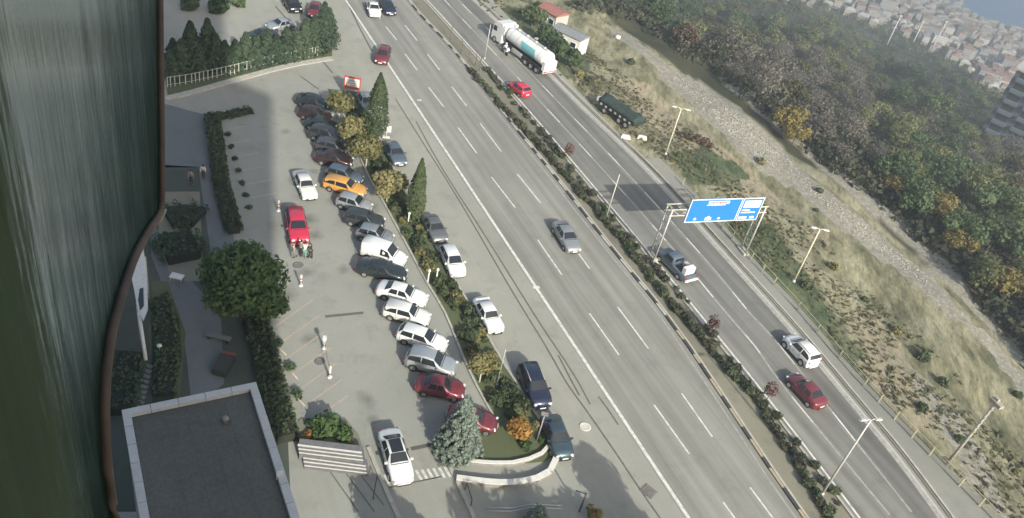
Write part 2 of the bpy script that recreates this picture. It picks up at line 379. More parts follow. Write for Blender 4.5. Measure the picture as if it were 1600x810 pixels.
# carriageways
tl = lambda s: 37.7 + 0*s
LT = [(s, 37.72) for s in (-25, 25, 60, 130)]
def lane(s, px):
    pass
def edge(pxs): return [G(*p) for p in pxs]
E_LL = edge([(505, -52), (540, 0), (690, 226), (838, 450), (955, 627), (1076, 810), (1110, 862)])         # left solid line
E_LR = edge([(597, -52), (640, 12), (700, 78), (798, 202), (853, 270), (945, 388), (1017, 477), (1063, 540), (1200, 747), (1245, 812), (1282, 865)])
E_RL = edge([(615, -52), (667, 0), (735, 74), (812.8, 158), (906, 266), (1008.6, 388), (1090, 487), (1178, 595), (1262, 703), (1342, 808), (1382, 862)])
E_RR = edge([(683, -52), (738.8, 0), (778, 37), (903, 163), (1010, 266.6), (1131, 400), (1232.6, 513.6), (1313, 610), (1400, 716), (1468, 808), (1505, 862)])
def ribbon(name, A, B, mat, z, oa=0, ob=0):
    A = smooth_pts(A, 2); B = smooth_pts(B, 2)
    def fn(P): s = np.array([p.x*rd[0]+p.y*rd[1] for p in P]); t = np.array([p.x*pd[0]+p.y*pd[1] for p in P]); i = np.argsort(s); return s[i], t[i]
    sa, ta = fn(A); sb, tb = fn(B); g = np.linspace(max(sa[0], sb[0]), min(sa[-1], sb[-1]), 80)
    a = np.interp(g, sa, ta)+oa; b_ = np.interp(g, sb, tb)+ob; mb = MB()
    for i in range(79):
        mb.quad((*st(g[i], a[i]).xy, z), (*st(g[i], b_[i]).xy, z), (*st(g[i+1], b_[i+1]).xy, z), (*st(g[i+1], a[i+1]).xy, z))
    return struct(mb.build(name, mat))
ribbon('carriageway', E_LL, E_LR, ASPH_L, .010, -.3, .5)
ribbon('carriageway', E_RL, E_RR, ASPH_R, .010, -.35, .55)
DARKL = ground_mat('asphalt_worn_lane', (.150, .152, .142), (.20, .20, .184), (.12, .122, .115), .30)
E_R2 = [G(*p) for p in [(668, -52), (707, -10), (733.8, 18.5), (753.6, 37), (877, 164.6), (975.6, 266.6), (1097, 400), (1173, 491), (1208, 528), (1291, 632), (1424, 800), (1480, 870)]]
ribbon('lane_surface', E_R2, E_RR, DARKL, .0135, .1, .0)
ribbon('median_soil', E_LR, E_RL, SOIL, .014, .75, -.5)
RP = [G(x, y, 0) for x, y in ((1023, 247), (1085, 309), (1173, 408), (1245, 485), (1349, 605), (1498, 760), (1560, 822), (1600, 865))]
ribbon('roadside_walkway', E_RR, RP, WALK, .045, 1.3, .6)
# painted lines
def lines(name, segs, wid, mat, z=.016):
    mb = MB()
    for s_ in segs: strip(mb, [G(*p) if not isinstance(p, Vector) else p for p in s_], wid, z)
    return struct(mb.build(name, mat, fix=False))
lines('edge_line', [E_LL], .30, WHITEP)
lines('edge_line', [E_LR], .14, WORNP)
lines('edge_line', [E_RL], .20, WHITEP)
lines('edge_line', [E_RR], .50, WORNP)
L1 = [((588, 22), (594, 30)), ((603, 42), (620, 63)), ((633, 85), (652, 110)), ((670, 137), (693, 167)), ((716, 200), (745, 240)), ((768, 277), (805, 325)), ((840, 375), (878, 430)), ((921, 490), (967, 555)), ((1022, 633), (1077, 710)), ((1130, 785), (1180, 855))]
L2 = [((604, 3), (616, 18)), ((633, 40), (652, 64)), ((668, 85), (687, 110)), ((706, 136), (729, 166)), ((750, 193), (783, 237)), ((808, 272), (845, 318)), ((886, 372), (921, 420)), ((965, 480), (1013, 545)), ((1065, 615), (1113, 683)), ((1172, 762), (1230, 840))]
lines('lane_line', L1+L2, .16, WHITEP)
R1 = [(685, -10), (711.6, 18.5), (729, 37), (847.7, 162.8), (927, 249), (1040, 376), (1136, 491), (1180.7, 543), (1229, 610), (1390, 805)]
R2 = [(707, -10), (733.8, 18.5), (753.6, 37), (877, 164.6), (975.6, 266.6), (1097, 400), (1173, 491), (1208, 528), (1291, 632), (1424, 800)]
lines('lane_line', [R1, R2], .20, WORNP)
def cut(pts, ks):
    P = smooth_pts([G(*p) for p in pts], .5); n = len(P); return [P[int(a*n):int(b*n)] for a, b in ks]
ds = [(k, k+.035) for k in np.arange(.02, .95, .085)]
lines('lane_line', cut(R1, ds)+cut(R2, [(a+.02, b+.02) for a, b in ds]), .15, WHITEP, .020)
lines('reflector_mark', [((833, 450), (843, 449)), ((652, 157), (659, 157))], .35, WHITEP, .020)
# kerbs
def kerb(name, pts, wid=.22, h=.12, mat=KERB, z=0.0):
    mb = MB(); strip(mb, [G(*p) if not isinstance(p, Vector) else p for p in pts], wid, z, h); return struct(mb.build(name, mat))
def off(P, d):
    P = smooth_pts(P, 3); out = []
    for i, p in enumerate(P):
        q = P[min(i+1, len(P)-1)]-P[max(i-1, 0)]; q.normalize(); out.append(p+Vector((q.y, -q.x, 0))*d)
    return out
def roadoff(P, d): return [p+Vector((pd[0]*d, pd[1]*d, 0)) for p in smooth_pts(P, 3)]
k1 = roadoff(E_LR, .95)
kerb('median_kerb', k1, .2, .14)
k2 = roadoff(E_RL, -.62); kerb('median_kerb', k2, .2, .14)
mbY = MB(); mbB = MB(); mbG = MB(); kk = roadoff(E_LR, .66)
kk = smooth_pts(kk, .6)
i = 0; tog = 0
while i < len(kk)-3:
    n = random.choice((2, 3, 3)); yq = proj(np.array(kk[i]))[1]
    strip(mbB if tog else (mbY if yq > 500 else mbG), kk[i:i+n+1], .26, .012, .15 if tog else .146, sm_=False); i += n; tog = 1-tog
struct(mbG.build('median_kerb', KERB)); struct(mbY.build('painted_kerb', YELP)); struct(mbB.build('painted_kerb', BLACKP))
kr = roadoff(E_RR, 1.2); kerb('walkway_kerb', kr, .2, .13)
lines('drain_channel', [roadoff(E_RR, .85)], .22, CRACK, .022)
lines('walkway_edge_strip', [roadoff(E_RR, .35)], .25, plain('pale_concrete', (.42, .41, .37), .9, var=.15), .018)

# ================================================================== frontage road and car park details
lines('pavement_joint', [[(650, 190), (690, 262), (760, 372), (840, 500), (880, 560), (905, 600), (922, 632)], [(618, 155), (660, 222), (720, 318), (800, 455), (852, 540), (885, 598), (915, 640), (960, 705), (1010, 780), (1035, 815)],
                         [(872, 555), (890, 590), (905, 618)], [(935, 620), (950, 640), (966, 664)]], .16, CRACK, .010)
lines('pavement_joint', [[(430, 10), (470, 55), (520, 115)], [(470, 120), (498, 140)], [(545, 8), (560, 40), (581, 80)]], .22, CRACK, .010)
lines('drain_grate', [((508, 495), (568, 489))], .32, plain('drain_iron', (.13, .12, .11), .8, var=.3), .012)
# parking bay lines
bays = []
for k in range(7):
    a = k/6
    x = 428+(482-428)*a; y = 490+(640-490)*a
    bays.append(((x, y+22), (x+62, y-22)))
for k in range(6):
    x = 345+k*9; y = 205+k*21
    bays.append(((x, y), (x+42, y-8)))
PINK = paint_mat('faded_bay_paint', (.46, .36, .28), .45, (.32, .29, .25))
lines('bay_line', bays, .13, PINK, .010)
# garden strip between the car park and the frontage road
GL = [(512, 140), (528, 168), (545, 195), (560, 240), (575, 275), (596, 312), (618, 352), (640, 393), (667, 443), (695, 490), (724, 560), (746, 607), (773, 656), (778, 668)]
GR = [(558, 145), (566, 168), (578, 188), (592, 215), (604, 240), (620, 275), (640, 315), (660, 347), (683, 390), (707, 433), (735, 480), (762, 527), (790, 575), (815, 612), (838, 650), (852, 672), (866, 700), (864, 712)]
GB = [(864, 712), (850, 722), (828, 724), (790, 726), (750, 725), (715, 719), (692, 706), (684, 690), (690, 668), (720, 662), (750, 668), (778, 668)]
gpts = [G(*p) for p in GL]+[G(*p) for p in GB[::-1]][1:]+[G(*p) for p in GR[::-1]][1:]
mb = MB(); mb.prism([(p.x, p.y) for p in gpts], -.02, .10); struct(mb.build('garden_bed', GRASS))
kerb('garden_kerb', GL[1:], .2, .17); kerb('garden_kerb', GR, .2, .17)
# retaining wall with pale capping round the end of the garden
def wall_thing(name, label, cat, pts, wid, h, mat, capmat, z=0, capw=.08, caph=.07, smooth=True):
    P = [G(*p, z) for p in pts]; c = P[0].copy(); e = empty(name, (c.x, c.y, z)); tag(e, label, cat)
    Q = [p-c for p in P]; a = MB(); strip(a, Q, wid, 0, h, .8, smooth); a.build('wall_base', mat, e)
    b2 = MB(); strip(b2, Q, wid+capw, h, caph, .8, smooth); b2.build('capping', capmat, e); return e
WCAP = plain('white_marble', (.68, .66, .60), .6, var=.1); GSTONE = plain('grey_stone', (.26, .25, .24), .85, var=.25, vs=2)
wall_thing('retaining_wall', 'low curved wall with pale capping edging the garden tip behind the blue spruce', 'wall', [(689, 708), (712, 719), (750, 726), (800, 727), (826, 721), (846, 712), (860, 696), (866, 706)][:7], .22, .32, GSTONE, WCAP)
wall_thing('retaining_wall', 'outer curved wall with broad white top below the garden tip', 'wall', [(712, 752), (760, 758), (800, 759), (838, 752), (858, 741), (867, 722), (868, 705)], .34, .42, GSTONE, WCAP, 0, .14)
mb = MB()
for k, yy in enumerate((793, 798)):
    mb.tube([G(760, yy, .25), G(800, yy+1, .25), G(830, yy-5, .25), G(878, yy-3, .25)], .035)
tag(mb.build('handrail', GALV), 'pair of low metal rails at the bottom edge beside the small spruce', 'railing')
# exit road kerbs, crossing, barrier
kerb('exit_kerb', [(575, 700), (600, 760), (625, 815)], .3, .14); kerb('exit_kerb', [(692, 712), (715, 755), (745, 820)], .3, .14)
segs = []
for k in range(6): segs.append(((650+k*9, 735-k*1), (659+k*9, 751-k*1)))
lines('zebra_crossing', segs+[((601, 742), (609, 760)), ((611, 741), (619, 757))], .2, WHITEP, .012)
lines('stop_line', [((608, 762), (690, 745))], .12, CRACK, .012)
# shadowed courtyard left of the hedge
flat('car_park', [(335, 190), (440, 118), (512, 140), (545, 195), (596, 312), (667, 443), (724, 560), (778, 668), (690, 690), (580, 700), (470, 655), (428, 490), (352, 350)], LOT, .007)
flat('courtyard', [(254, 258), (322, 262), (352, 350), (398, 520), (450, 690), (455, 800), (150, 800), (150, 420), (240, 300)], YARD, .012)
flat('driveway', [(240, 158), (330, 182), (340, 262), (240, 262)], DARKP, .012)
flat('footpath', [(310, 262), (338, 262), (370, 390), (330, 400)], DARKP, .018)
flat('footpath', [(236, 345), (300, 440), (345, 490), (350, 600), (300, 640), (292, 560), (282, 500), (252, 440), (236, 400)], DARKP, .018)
flat('lawn', [(238, 440), (262, 440), (290, 520), (280, 640), (245, 640), (232, 520)], GRASS, .022)
flat('lawn', [(248, 300), (312, 300), (318, 440), (270, 440), (248, 380)], SOIL, .022)
flat('lawn', [(256, 95), (370, 78), (519, 70), (519, 88), (400, 115), (262, 152)], GRASS, .022)
kerb('fence_kerb', [(258, 155), (300, 145), (370, 125), (450, 104), (518, 92)], .9, .12)
lines('paving_joint', [((500, 715), (560, 800)), ((520, 712), (585, 800)), ((540, 712), (600, 790))], .09, CRACK, .016)
# storm drains
IRON = plain('cast_iron', (.17, .16, .15), .8, var=.3)
def manhole(px, label, r_=.45, mat=IRON, sq=False):
    p = G(*px); mb = MB()
    if sq:
        mb.box((0, 0, .02), (1.1, 1.0, .03), YAW)
        for k in range(5): mb.box((0+(k-2)*.2*math.cos(YAW), (k-2)*.2*math.sin(YAW), .045), (.08, .9, .02), YAW)
    else: mb.lathe((0, 0, .012), [(r_, 0), (r_, .02), (r_*.8, .028), (r_*.75, .02), (.05, .024)], 20)
    o = mb.build('manhole_cover', mat); o.location = (p.x, p.y, 0); tag(o, label, 'manhole cover')
manhole((1013, 768), 'dark square drain grate in the frontage road near the bottom edge', sq=True)
manhole((914, 667), 'pale round cover in the paving beside the teal sedan', .5, plain('pale_cover', (.55, .53, .47), .8, var=.1))
manhole((466, 415), 'dark round cover in the car park behind the group of people', .5)
manhole((500, 565), 'dark round cover in the car park beside the lower bollards', .45)
# ================================================================== TOWER added out of view behind the camera, outline shaped to throw the big shade
def tower():
    kx, ky = -math.sin(SUN_AZ)/math.tan(SUN_EL), -math.cos(SUN_AZ)/math.tan(SUN_EL)
    Y0 = -16.0
    pts = []
    for p in ((432, 610), (426, 150), (352, 118), (350, 20), (352, -60)):
        g = G(*p); z = (g.y-Y0)/ky; pts.append((g.x-kx*z, z))
    x0, z_0 = pts[0]; x1, z1 = pts[1]; base = (x0-(x1-x0)*z_0/(z1-z_0), 0.0)
    prof = [base]+pts[1:]+[(-75, pts[-1][1]), (-75, 0)]
    e = empty('added_shade_tower', (base[0], Y0-12, 0)); tag(e, 'unseen slanted tower added behind the camera to shade the left of the car park', 'building')
    mb = MB(); k = len(prof); o_ = Vector((base[0], Y0-12, 0))
    mb.v = [(x-o_.x, Y0-o_.y, z) for x, z in prof]+[(x-o_.x, Y0-24-o_.y, z) for x, z in prof]
    mb.f = [tuple(range(k))[::-1], tuple(range(k, 2*k))]+[(i, (i+1) % k, k+(i+1) % k, k+i) for i in range(k)]; mb.sm = [False]*len(mb.f)
    mb.build('wall', plain('render_cream', (.45, .43, .38), .9, var=.1), e)
    for zz in range(4, 60, 4):
        mw = MB(); mw.box((-38-o_.x, Y0+.06-o_.y, zz), (56, .1, 1.7)); mw.build('window_band', GLASS, e)
tower()

# glossy cladding wall beside the camera, mirroring the street
def side_wall():
    az = R(-21.5); d = np.array([math.sin(az), math.cos(az), 0]); nrm = np.array([math.cos(az), -math.sin(az), 0]); OFF = -.5
    def W(x, y):
        q = ray(x, y); t = OFF/(q@nrm); p = np.array([0, 0, H])+q*t; return Vector(p)
    edge_px = [(246, -40), (247, 60), (248, 150), (249, 240), (249, 318), (244, 338), (228, 362), (208, 398), (192, 440), (178, 486), (167, 530), (160, 580), (157, 640), (159, 700), (166, 760), (175, 812), (186, 860)]
    E_ = [W(*p) for p in edge_px]
    far_l = [W(-120, 900), W(-120, -60)]
    e = empty('clad_wall', E_[4]); tag(e, 'dark glossy cladding wall filling the left edge and mirroring the car park', 'wall')
    o_ = E_[4]; N = Vector(nrm)*-.04
    def panel(name, px_poly, mat, push=0):
        P = [W(*p)+Vector(nrm)*push-o_ for p in px_poly]; mb = MB(); mb.poly(P)
        k = len(P); mb.v += [tuple(p+N) for p in P]; mb.f.append(tuple(range(k, 2*k))[::-1]); mb.sm.append(False)
        for i in range(k): mb.f.append((i, (i+1) % k, k+(i+1) % k, k+i)); mb.sm.append(False)
        return mb.build(name, mat, e)
    mt, n, b = nodes_of('glossy_cladding'); out = n.nodes['Material Output']; n.nodes.remove(b); v = coords(n)
    tc = n.nodes.new('ShaderNodeTexCoord'); sp = n.nodes.new('ShaderNodeSeparateXYZ'); n.links.new(tc.outputs['Generated'], sp.inputs[0])
    mp = n.nodes.new('ShaderNodeMapping'); mp.inputs['Scale'].default_value = (1, 1, .07); n.links.new(v, mp.inputs[0])
    f = noise(n, mp.outputs[0], 26, 6, .8); f2 = noise(n, mp.outputs[0], 5, 4, .6)
    mp2 = n.nodes.new('ShaderNodeMapping'); mp2.inputs['Scale'].default_value = (1, 1, .3); n.links.new(v, mp2.inputs[0]); f3 = noise(n, mp2.outputs[0], 3.2, 7, .75, .6)
    bp = n.nodes.new('ShaderNodeBump'); bp.inputs['Strength'].default_value = .13; bp.inputs['Distance'].default_value = .03; n.links.new(f, bp.inputs['Height'])
    b2 = n.nodes.new('ShaderNodeBump'); b2.inputs['Strength'].default_value = .22; b2.inputs['Distance'].default_value = .05; n.links.new(f2, b2.inputs['Height']); n.links.new(bp.outputs[0], b2.inputs['Normal'])
    # tint ramp: dimmer reflection towards the foot painted in, broken by streaks
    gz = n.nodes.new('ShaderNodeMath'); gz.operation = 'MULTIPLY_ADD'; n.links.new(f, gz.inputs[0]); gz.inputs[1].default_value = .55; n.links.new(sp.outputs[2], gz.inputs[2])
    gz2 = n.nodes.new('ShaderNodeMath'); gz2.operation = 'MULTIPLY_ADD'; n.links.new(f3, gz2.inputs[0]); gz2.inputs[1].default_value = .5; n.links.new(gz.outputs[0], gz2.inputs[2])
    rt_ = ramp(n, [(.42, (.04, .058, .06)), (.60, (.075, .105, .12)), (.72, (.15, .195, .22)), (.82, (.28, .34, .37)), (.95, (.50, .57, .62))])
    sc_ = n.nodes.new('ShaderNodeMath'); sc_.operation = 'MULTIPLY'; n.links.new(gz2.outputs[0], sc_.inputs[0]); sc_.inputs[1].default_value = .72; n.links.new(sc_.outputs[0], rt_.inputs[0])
    g = n.nodes.new('ShaderNodeBsdfAnisotropic'); g.inputs['Roughness'].default_value = .055; g.inputs['Anisotropy'].default_value = .8; g.inputs['Rotation'].default_value = 0.0
    tg = n.nodes.new('ShaderNodeTangent'); tg.direction_type = 'RADIAL'; tg.axis = 'Z'; n.links.new(tg.outputs[0], g.inputs['Tangent'])
    n.links.new(rt_.outputs[0], g.inputs['Color']); n.links.new(b2.outputs[0], g.inputs['Normal'])
    dd = n.nodes.new('ShaderNodeBsdfDiffuse'); rd_ = ramp(n, [(.35, (.006, .014, .008)), (.6, (.016, .028, .020)), (.75, (.05, .065, .06))]); n.links.new(f3, rd_.inputs[0]); n.links.new(rd_.outputs[0], dd.inputs[0])
    ad = n.nodes.new('ShaderNodeAddShader'); n.links.new(g.outputs[0], ad.inputs[0]); n.links.new(dd.outputs[0], ad.inputs[1])
    # green diffuse blend on the part nearest the camera
    vw = coords(n, 'Object', (1, 1, 1), (0, 0, 0)); s2 = n.nodes.new('ShaderNodeVectorMath'); s2.operation = 'DOT_PRODUCT'; n.links.new(vw, s2.inputs[0]); s2.inputs[1].default_value = tuple(d)
    q0 = (W(60, 400)-o_).dot(Vector(d)); 
    ma = n.nodes.new('ShaderNodeMath'); ma.operation = 'MULTIPLY_ADD'; n.links.new(f, ma.inputs[0]); ma.inputs[1].default_value = .9; n.links.new(s2.outputs['Value'], ma.inputs[2])
    mr = n.nodes.new('ShaderNodeMapRange'); n.links.new(ma.outputs[0], mr.inputs[0]); mr.inputs[1].default_value = q0+.30; mr.inputs[2].default_value = q0+.52; mr.inputs[3].default_value = 1; mr.inputs[4].default_value = 0
    gd = n.nodes.new('ShaderNodeBsdfPrincipled'); rg_ = ramp(n, [(.3, (.010, .028, .008)), (.55, (.025, .055, .016)), (.75, (.05, .085, .045))]); n.links.new(f, rg_.inputs[0]); n.links.new(rg_.outputs[0], gd.inputs['Base Color']); gd.inputs['Roughness'].default_value = .5; gd.inputs['Specular IOR Level'].default_value = .1
    mx = n.nodes.new('ShaderNodeMixShader'); n.links.new(mr.outputs[0], mx.inputs[0]); n.links.new(ad.outputs[0], mx.inputs[1]); n.links.new(gd.outputs[0], mx.inputs[2]); n.links.new(mx.outputs[0], out.inputs[0])
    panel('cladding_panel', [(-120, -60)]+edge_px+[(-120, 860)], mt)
    rust = plain('rusty_edge_trim', (.11, .068, .046), .6, .2, var=.35, vs=4)
    pp = [p-o_+Vector(nrm)*.01 for p in E_]
    mb = MB(); P = smooth_pts(pp, .08); mb.tube(P, .021, 10); mb.build('edge_trim', rust, e)
    mb = MB(); mb.tube([W(259, 328)-o_, W(252, 345)-o_, W(243, 352)-o_], .008, 6); mb.build('trim_clip', plain('old_brass', (.3, .25, .16), .5, .6), e)
side_wall()

# lower building with gravel roof and pale parapet
def podium():
    ZR = 16.0
    px = [(190, 641), (400, 597), (470, 815), (486, 870), (232, 890)]
    P = [G(*p, ZR) for p in px]; o_ = P[1].copy(); o_.z = 0
    e = empty('podium_building', o_); tag(e, 'low building with dark gravel roof and pale coping at the bottom left', 'building')
    L = [(p.x-o_.x, p.y-o_.y) for p in P]
    cx = sum(a for a, b in L)/5; cy = sum(b for a, b in L)/5
    inn = [(cx+(a-cx)*.985, cy+(b-cy)*.985) for a, b in L]
    wm = plain('podium_render', (.33, .31, .28), .9, var=.15)
    MB().prism(inn, 0, ZR-.35).build('wall', wm, e)
    rf = ground_mat('roof_gravel', (.115, .12, .11), (.15, .155, .14), (.08, .085, .075), 0, fine=.35)
    MB().prism([(cx+(a-cx)*.97, cy+(b-cy)*.97) for a, b in L], ZR-.34, ZR-.28).build('roof', rf, e)
    cop = plain('coping_stone', (.50, .51, .50), .8, var=.1, vs=1.5)
    mb = MB(); n = 5
    for i in range(n):
        a = Vector((*L[i], 0)); b_ = Vector((*L[(i+1) % n], 0)); d = b_-a; ln = d.length; d.normalize(); k = max(2, int(ln/1.15))
        nn = Vector((d.y, -d.x, 0)); cc = Vector((cx, cy, 0))
        if nn.dot(cc-a) < 0: nn = -nn
        for j in range(k):
            p = a+d*(ln*(j+.5)/k)+nn*.2; mb.box((p.x, p.y, ZR-.12+.004*i), (ln/k-.03, .4, .26), math.atan2(d.y, d.x))
    mb.build('coping', cop, e)
    sm_ = MB()
    for k in range(-14, 15):
        a_ = P[1]-o_; dx = (P[0]-P[1]).normalized(); dy = Vector((-dx.y, dx.x, 0)); 
        if dy.y > 0: dy = -dy
        q0 = a_+dx*(.8+1.0*(k+15)); q0.z = ZR-.276
        if 15+k > int((P[0]-P[1]).length)-2: continue
        e1 = q0+dy*.6; e2 = q0+dy*13; sm_.quad(e1, e1+dx*.05, e2+dx*.05, e2)
    sm_.build('roof_seams', plain('bitumen_seam', (.085, .09, .083), .9, var=.3), e)
    for q in ((352, 660),):
        g = G(*q, ZR-.28)-o_; MB().lathe((g.x, g.y, ZR-.3), [(.16, 0), (.16, .3), (.2, .32), (.05, .4)], 12).build('roof_vent', GSTONE, e)
    for q, nm in (((437, 742), 'roof_vent'),):
        g = G(*q, ZR)-o_; MB().box((g.x, g.y, ZR-.05), (.3, .3, .35), .3).build(nm, WCAP, e)
podium()

# ================================================================== VEHICLES
def car_paint(name, col, metal=.3, rough=.32):
    if name in MATS: return MATS[name]
    mt, n, b = nodes_of(name); b.inputs['Base Color'].default_value = (*col, 1); b.inputs['Metallic'].default_value = metal; b.inputs['Roughness'].default_value = rough
    b.inputs['Coat Weight'].default_value = .6; b.inputs['Coat Roughness'].default_value = .12
    f = noise(n, coords(n), 2.5, 5, .7); rr = ramp(n, [(.35, (rough-.06,)*3), (.7, (rough+.18,)*3)]); n.links.new(f, rr.inputs[0]); n.links.new(rr.outputs[0], b.inputs['Roughness'])
    MATS[name] = mt; return mt
# station tables: x (0 rear .. 1 front), belt z, roof z, half width, roof half width fraction
SHAPES = {
 'sedan':  dict(L=4.55, W=1.78, st=[(0, .62, .64, .80, .75), (.02, .88, .90, .93, .80), (.06, .98, 1.0, .97, .82), (.17, 1.02, 1.05, 1, .84), (.31, .98, 1.40, 1, .66), (.45, .96, 1.45, 1, .66), (.56, .95, 1.42, 1, .67), (.70, .95, .99, 1, .84), (.85, .88, .92, .98, .80), (.95, .76, .80, .93, .76), (1, .55, .57, .80, .74)], cab=(3, 4, 6, 7)),
 'hatch':  dict(L=4.0, W=1.74, st=[(0, .60, .62, .86, .80), (.012, .92, .95, .95, .82), (.03, 1.0, 1.04, .97, .82), (.14, 1.0, 1.42, 1, .68), (.40, .97, 1.48, 1, .68), (.55, .95, 1.45, 1, .68), (.72, .96, 1.0, 1, .84), (.86, .90, .94, .98, .80), (.95, .78, .82, .93, .76), (1, .56, .58, .82, .74)], cab=(2, 3, 5, 6)),
 'suv':    dict(L=4.45, W=1.86, st=[(0, .70, .72, .88, .82), (.012, 1.02, 1.05, .95, .84), (.03, 1.12, 1.16, .98, .84), (.10, 1.10, 1.60, 1, .72), (.40, 1.08, 1.67, 1, .72), (.56, 1.06, 1.63, 1, .71), (.72, 1.07, 1.11, 1, .86), (.86, 1.03, 1.07, .98, .84), (.96, .90, .94, .94, .80), (1, .62, .64, .84, .78)], cab=(2, 3, 5, 6)),
 'wagon':  dict(L=4.5, W=1.72, st=[(0, .60, .62, .88, .82), (.012, .92, .95, .95, .84), (.025, .98, 1.02, .97, .84), (.08, .96, 1.40, 1, .74), (.40, .95, 1.45, 1, .72), (.56, .94, 1.42, 1, .70), (.70, .94, .98, 1, .84), (.86, .88, .92, .98, .82), (.96, .78, .82, .95, .80), (1, .55, .57, .88, .78)], cab=(2, 3, 5, 6)),
 'van':    dict(L=4.3, W=1.80, st=[(0, .60, .62, .92, .88), (.01, 1.0, 1.6, .96, .84), (.03, 1.0, 1.76, 1, .84), (.25, 1.0, 1.83, 1, .86), (.50, 1.0, 1.84, 1, .84), (.60, 1.0, 1.80, 1, .80), (.76, 1.04, 1.10, 1, .86), (.88, .94, .98, .98, .84), (.97, .80, .84, .94, .80), (1, .56, .58, .84, .78)], cab=(0, 2, 5, 6)),
 'box_saloon': dict(L=4.25, W=1.62, st=[(0, .58, .60, .92, .85), (.01, .86, .89, .98, .88), (.03, .92, .95, 1, .88), (.19, .94, .97, 1, .86), (.28, .92, 1.36, 1, .72), (.45, .91, 1.40, 1, .72), (.57, .90, 1.37, 1, .72), (.68, .91, .94, 1, .86), (.85, .88, .91, 1, .86), (.97, .82, .85, .98, .86), (1, .55, .57, .94, .84)], cab=(3, 4, 6, 7)),
}
def make_car(shape, paint, label, Lm=1.0, rails=False, sunroof=False, roofmat=None, spoiler=False, cat='car', name='parked_car', rear_glass=True):
    S = SHAPES[shape]; L = S['L']*Lm; hw = S['W']/2
    e = empty(name, (0, 0, 0)); tag(e, label, cat)
    rings = []
    for (x, zb, zr, ww, rf) in S['st']:
        X = (x-.5)*L; w_ = hw*ww; low = .20 if .03 < x < .97 else .34
        half = [(w_*.90, low), (w_*.985, .36), (w_*1.0, .36+(zb-.36)*.55), (w_*.965, zb), (hw*rf*(1 if zr-zb > .2 else ww), zr-.02), (hw*rf*.72, zr+.02), (0, zr+.035)]
        we = max(0, (abs(x-.5)-.30)/.20)**1.6; bl = (.34 if x > .5 else .20)*we*(1 if x > .5 else -1)
        cv = lambda y: X-bl*(min(1, abs(y)/hw))**2.6
        rings.append([(cv(y), y, z) for y, z in half]+[(cv(y), -y, z) for y, z in half[-2::-1]])
    body = MB(); body.loft(rings, False, True, True)
    for r_a, r_b in zip(rings, rings[1:]): body.quad(r_a[0], r_b[0], r_b[-1], r_a[-1])
    bo = body.build('body', paint, e)
    iR, iA, iB, iF = S['cab']
    def lerp(a, b, t): return Vector(a)*(1-t)+Vector(b)*t
    def pane(nm, ringA, ringB, j0, j1, j2, j3, ia=.06, up=.014, mat=GLASS, ta=.10, tb=.10):
        A0, A1 = Vector(ringA[j0]), Vector(ringA[j1]); B0, B1 = Vector(ringB[j2]), Vector(ringB[j3])
        a0 = lerp(lerp(A0, A1, ia), lerp(B0, B1, ia), ta); a1 = lerp(lerp(A0, A1, 1-ia), lerp(B0, B1, 1-ia), ta)
        b0 = lerp(lerp(A0, A1, ia), lerp(B0, B1, ia), 1-tb); b1 = lerp(lerp(A0, A1, 1-ia), lerp(B0, B1, 1-ia), 1-tb)
        n = (a1-a0).cross(b0-a0).normalized()
        cen = (a0+a1+b0+b1)/4; ref = cen-Vector((cen.x*.8, 0, .7))
        if n.dot(ref) < 0: n = -n
        mb = MB(); u = n*up; dn = n*-.03
        mb.loft([[a0+dn, a0+u, a1+u, a1+dn], [b0+dn, b0+u, b1+u, b1+dn]], True, True, False)
        return mb.build(nm, mat, e)
    # screens: ring index 4..8 (13 points, 0..12)
    def screen(nm, ra, rb, ta, tb):
        mb = MB(); A = [Vector(p) for p in ra[4:9]]; B = [Vector(p) for p in rb[4:9]]
        rows = []
        for t in (ta, (ta+1-tb)/2, 1-tb):
            row = [lerp(a, b_, t) for a, b_ in zip(A, B)]; c = row[2]
            row = [c+(p-c)*(.93) for p in row]; rows.append(row)
        n = (rows[0][4]-rows[0][0]).cross(rows[2][2]-rows[0][2]).normalized()
        if n.z < 0: n = -n
        mb.loft([[p+n*.022 for p in r_] for r_ in rows], False, False, True)
        mb.loft([[p-n*.01 for p in r_] for r_ in rows], False, False, True)
        return mb.build(nm, GLASS, e)
    screen('windscreen', rings[iF], rings[iB], .10, .05)
    if rear_glass: screen('rear_window', rings[iR], rings[iA], .10 if shape not in ('hatch', 'suv', 'wagon') else .16, .08)
    for side in (0, 1):
        j3, j4 = (3, 4) if side == 0 else (9, 8)
        def sidepane(nm, x0, x1, z_in=.1, slope0=0, slope1=0):
            # interpolate belt and roof rails at x fractions
            def at(x, j):
                for ra, rb in zip(rings, rings[1:]):
                    if ra[0][0] <= x <= rb[0][0]: t = (x-ra[0][0])/(rb[0][0]-ra[0][0]); return lerp(ra[j], rb[j], t)
                return Vector(rings[-1][j])
            b0 = at(x0, j3); b1 = at(x1, j3); t0 = at(x0+slope0, j4); t1 = at(x1-slope1, j4)
            A = lerp(b0, t0, z_in); B = lerp(b1, t1, z_in); Cc = lerp(b1, t1, .92); D = lerp(b0, t0, .92)
            n = (B-A).cross(D-A).normalized()
            if n.y*(1 if side == 0 else -1) < 0: n = -n
            mb = MB(); mb.loft([[A-n*.02, A+n*.014, D+n*.014, D-n*.02], [B-n*.02, B+n*.014, Cc+n*.014, Cc-n*.02]], True, True, False); mb.build(nm, GLASS, e)
        xs = [(s_[0]-.5)*L for s_ in S['st']]
        mid = (xs[iA]+xs[iB])/2+.05
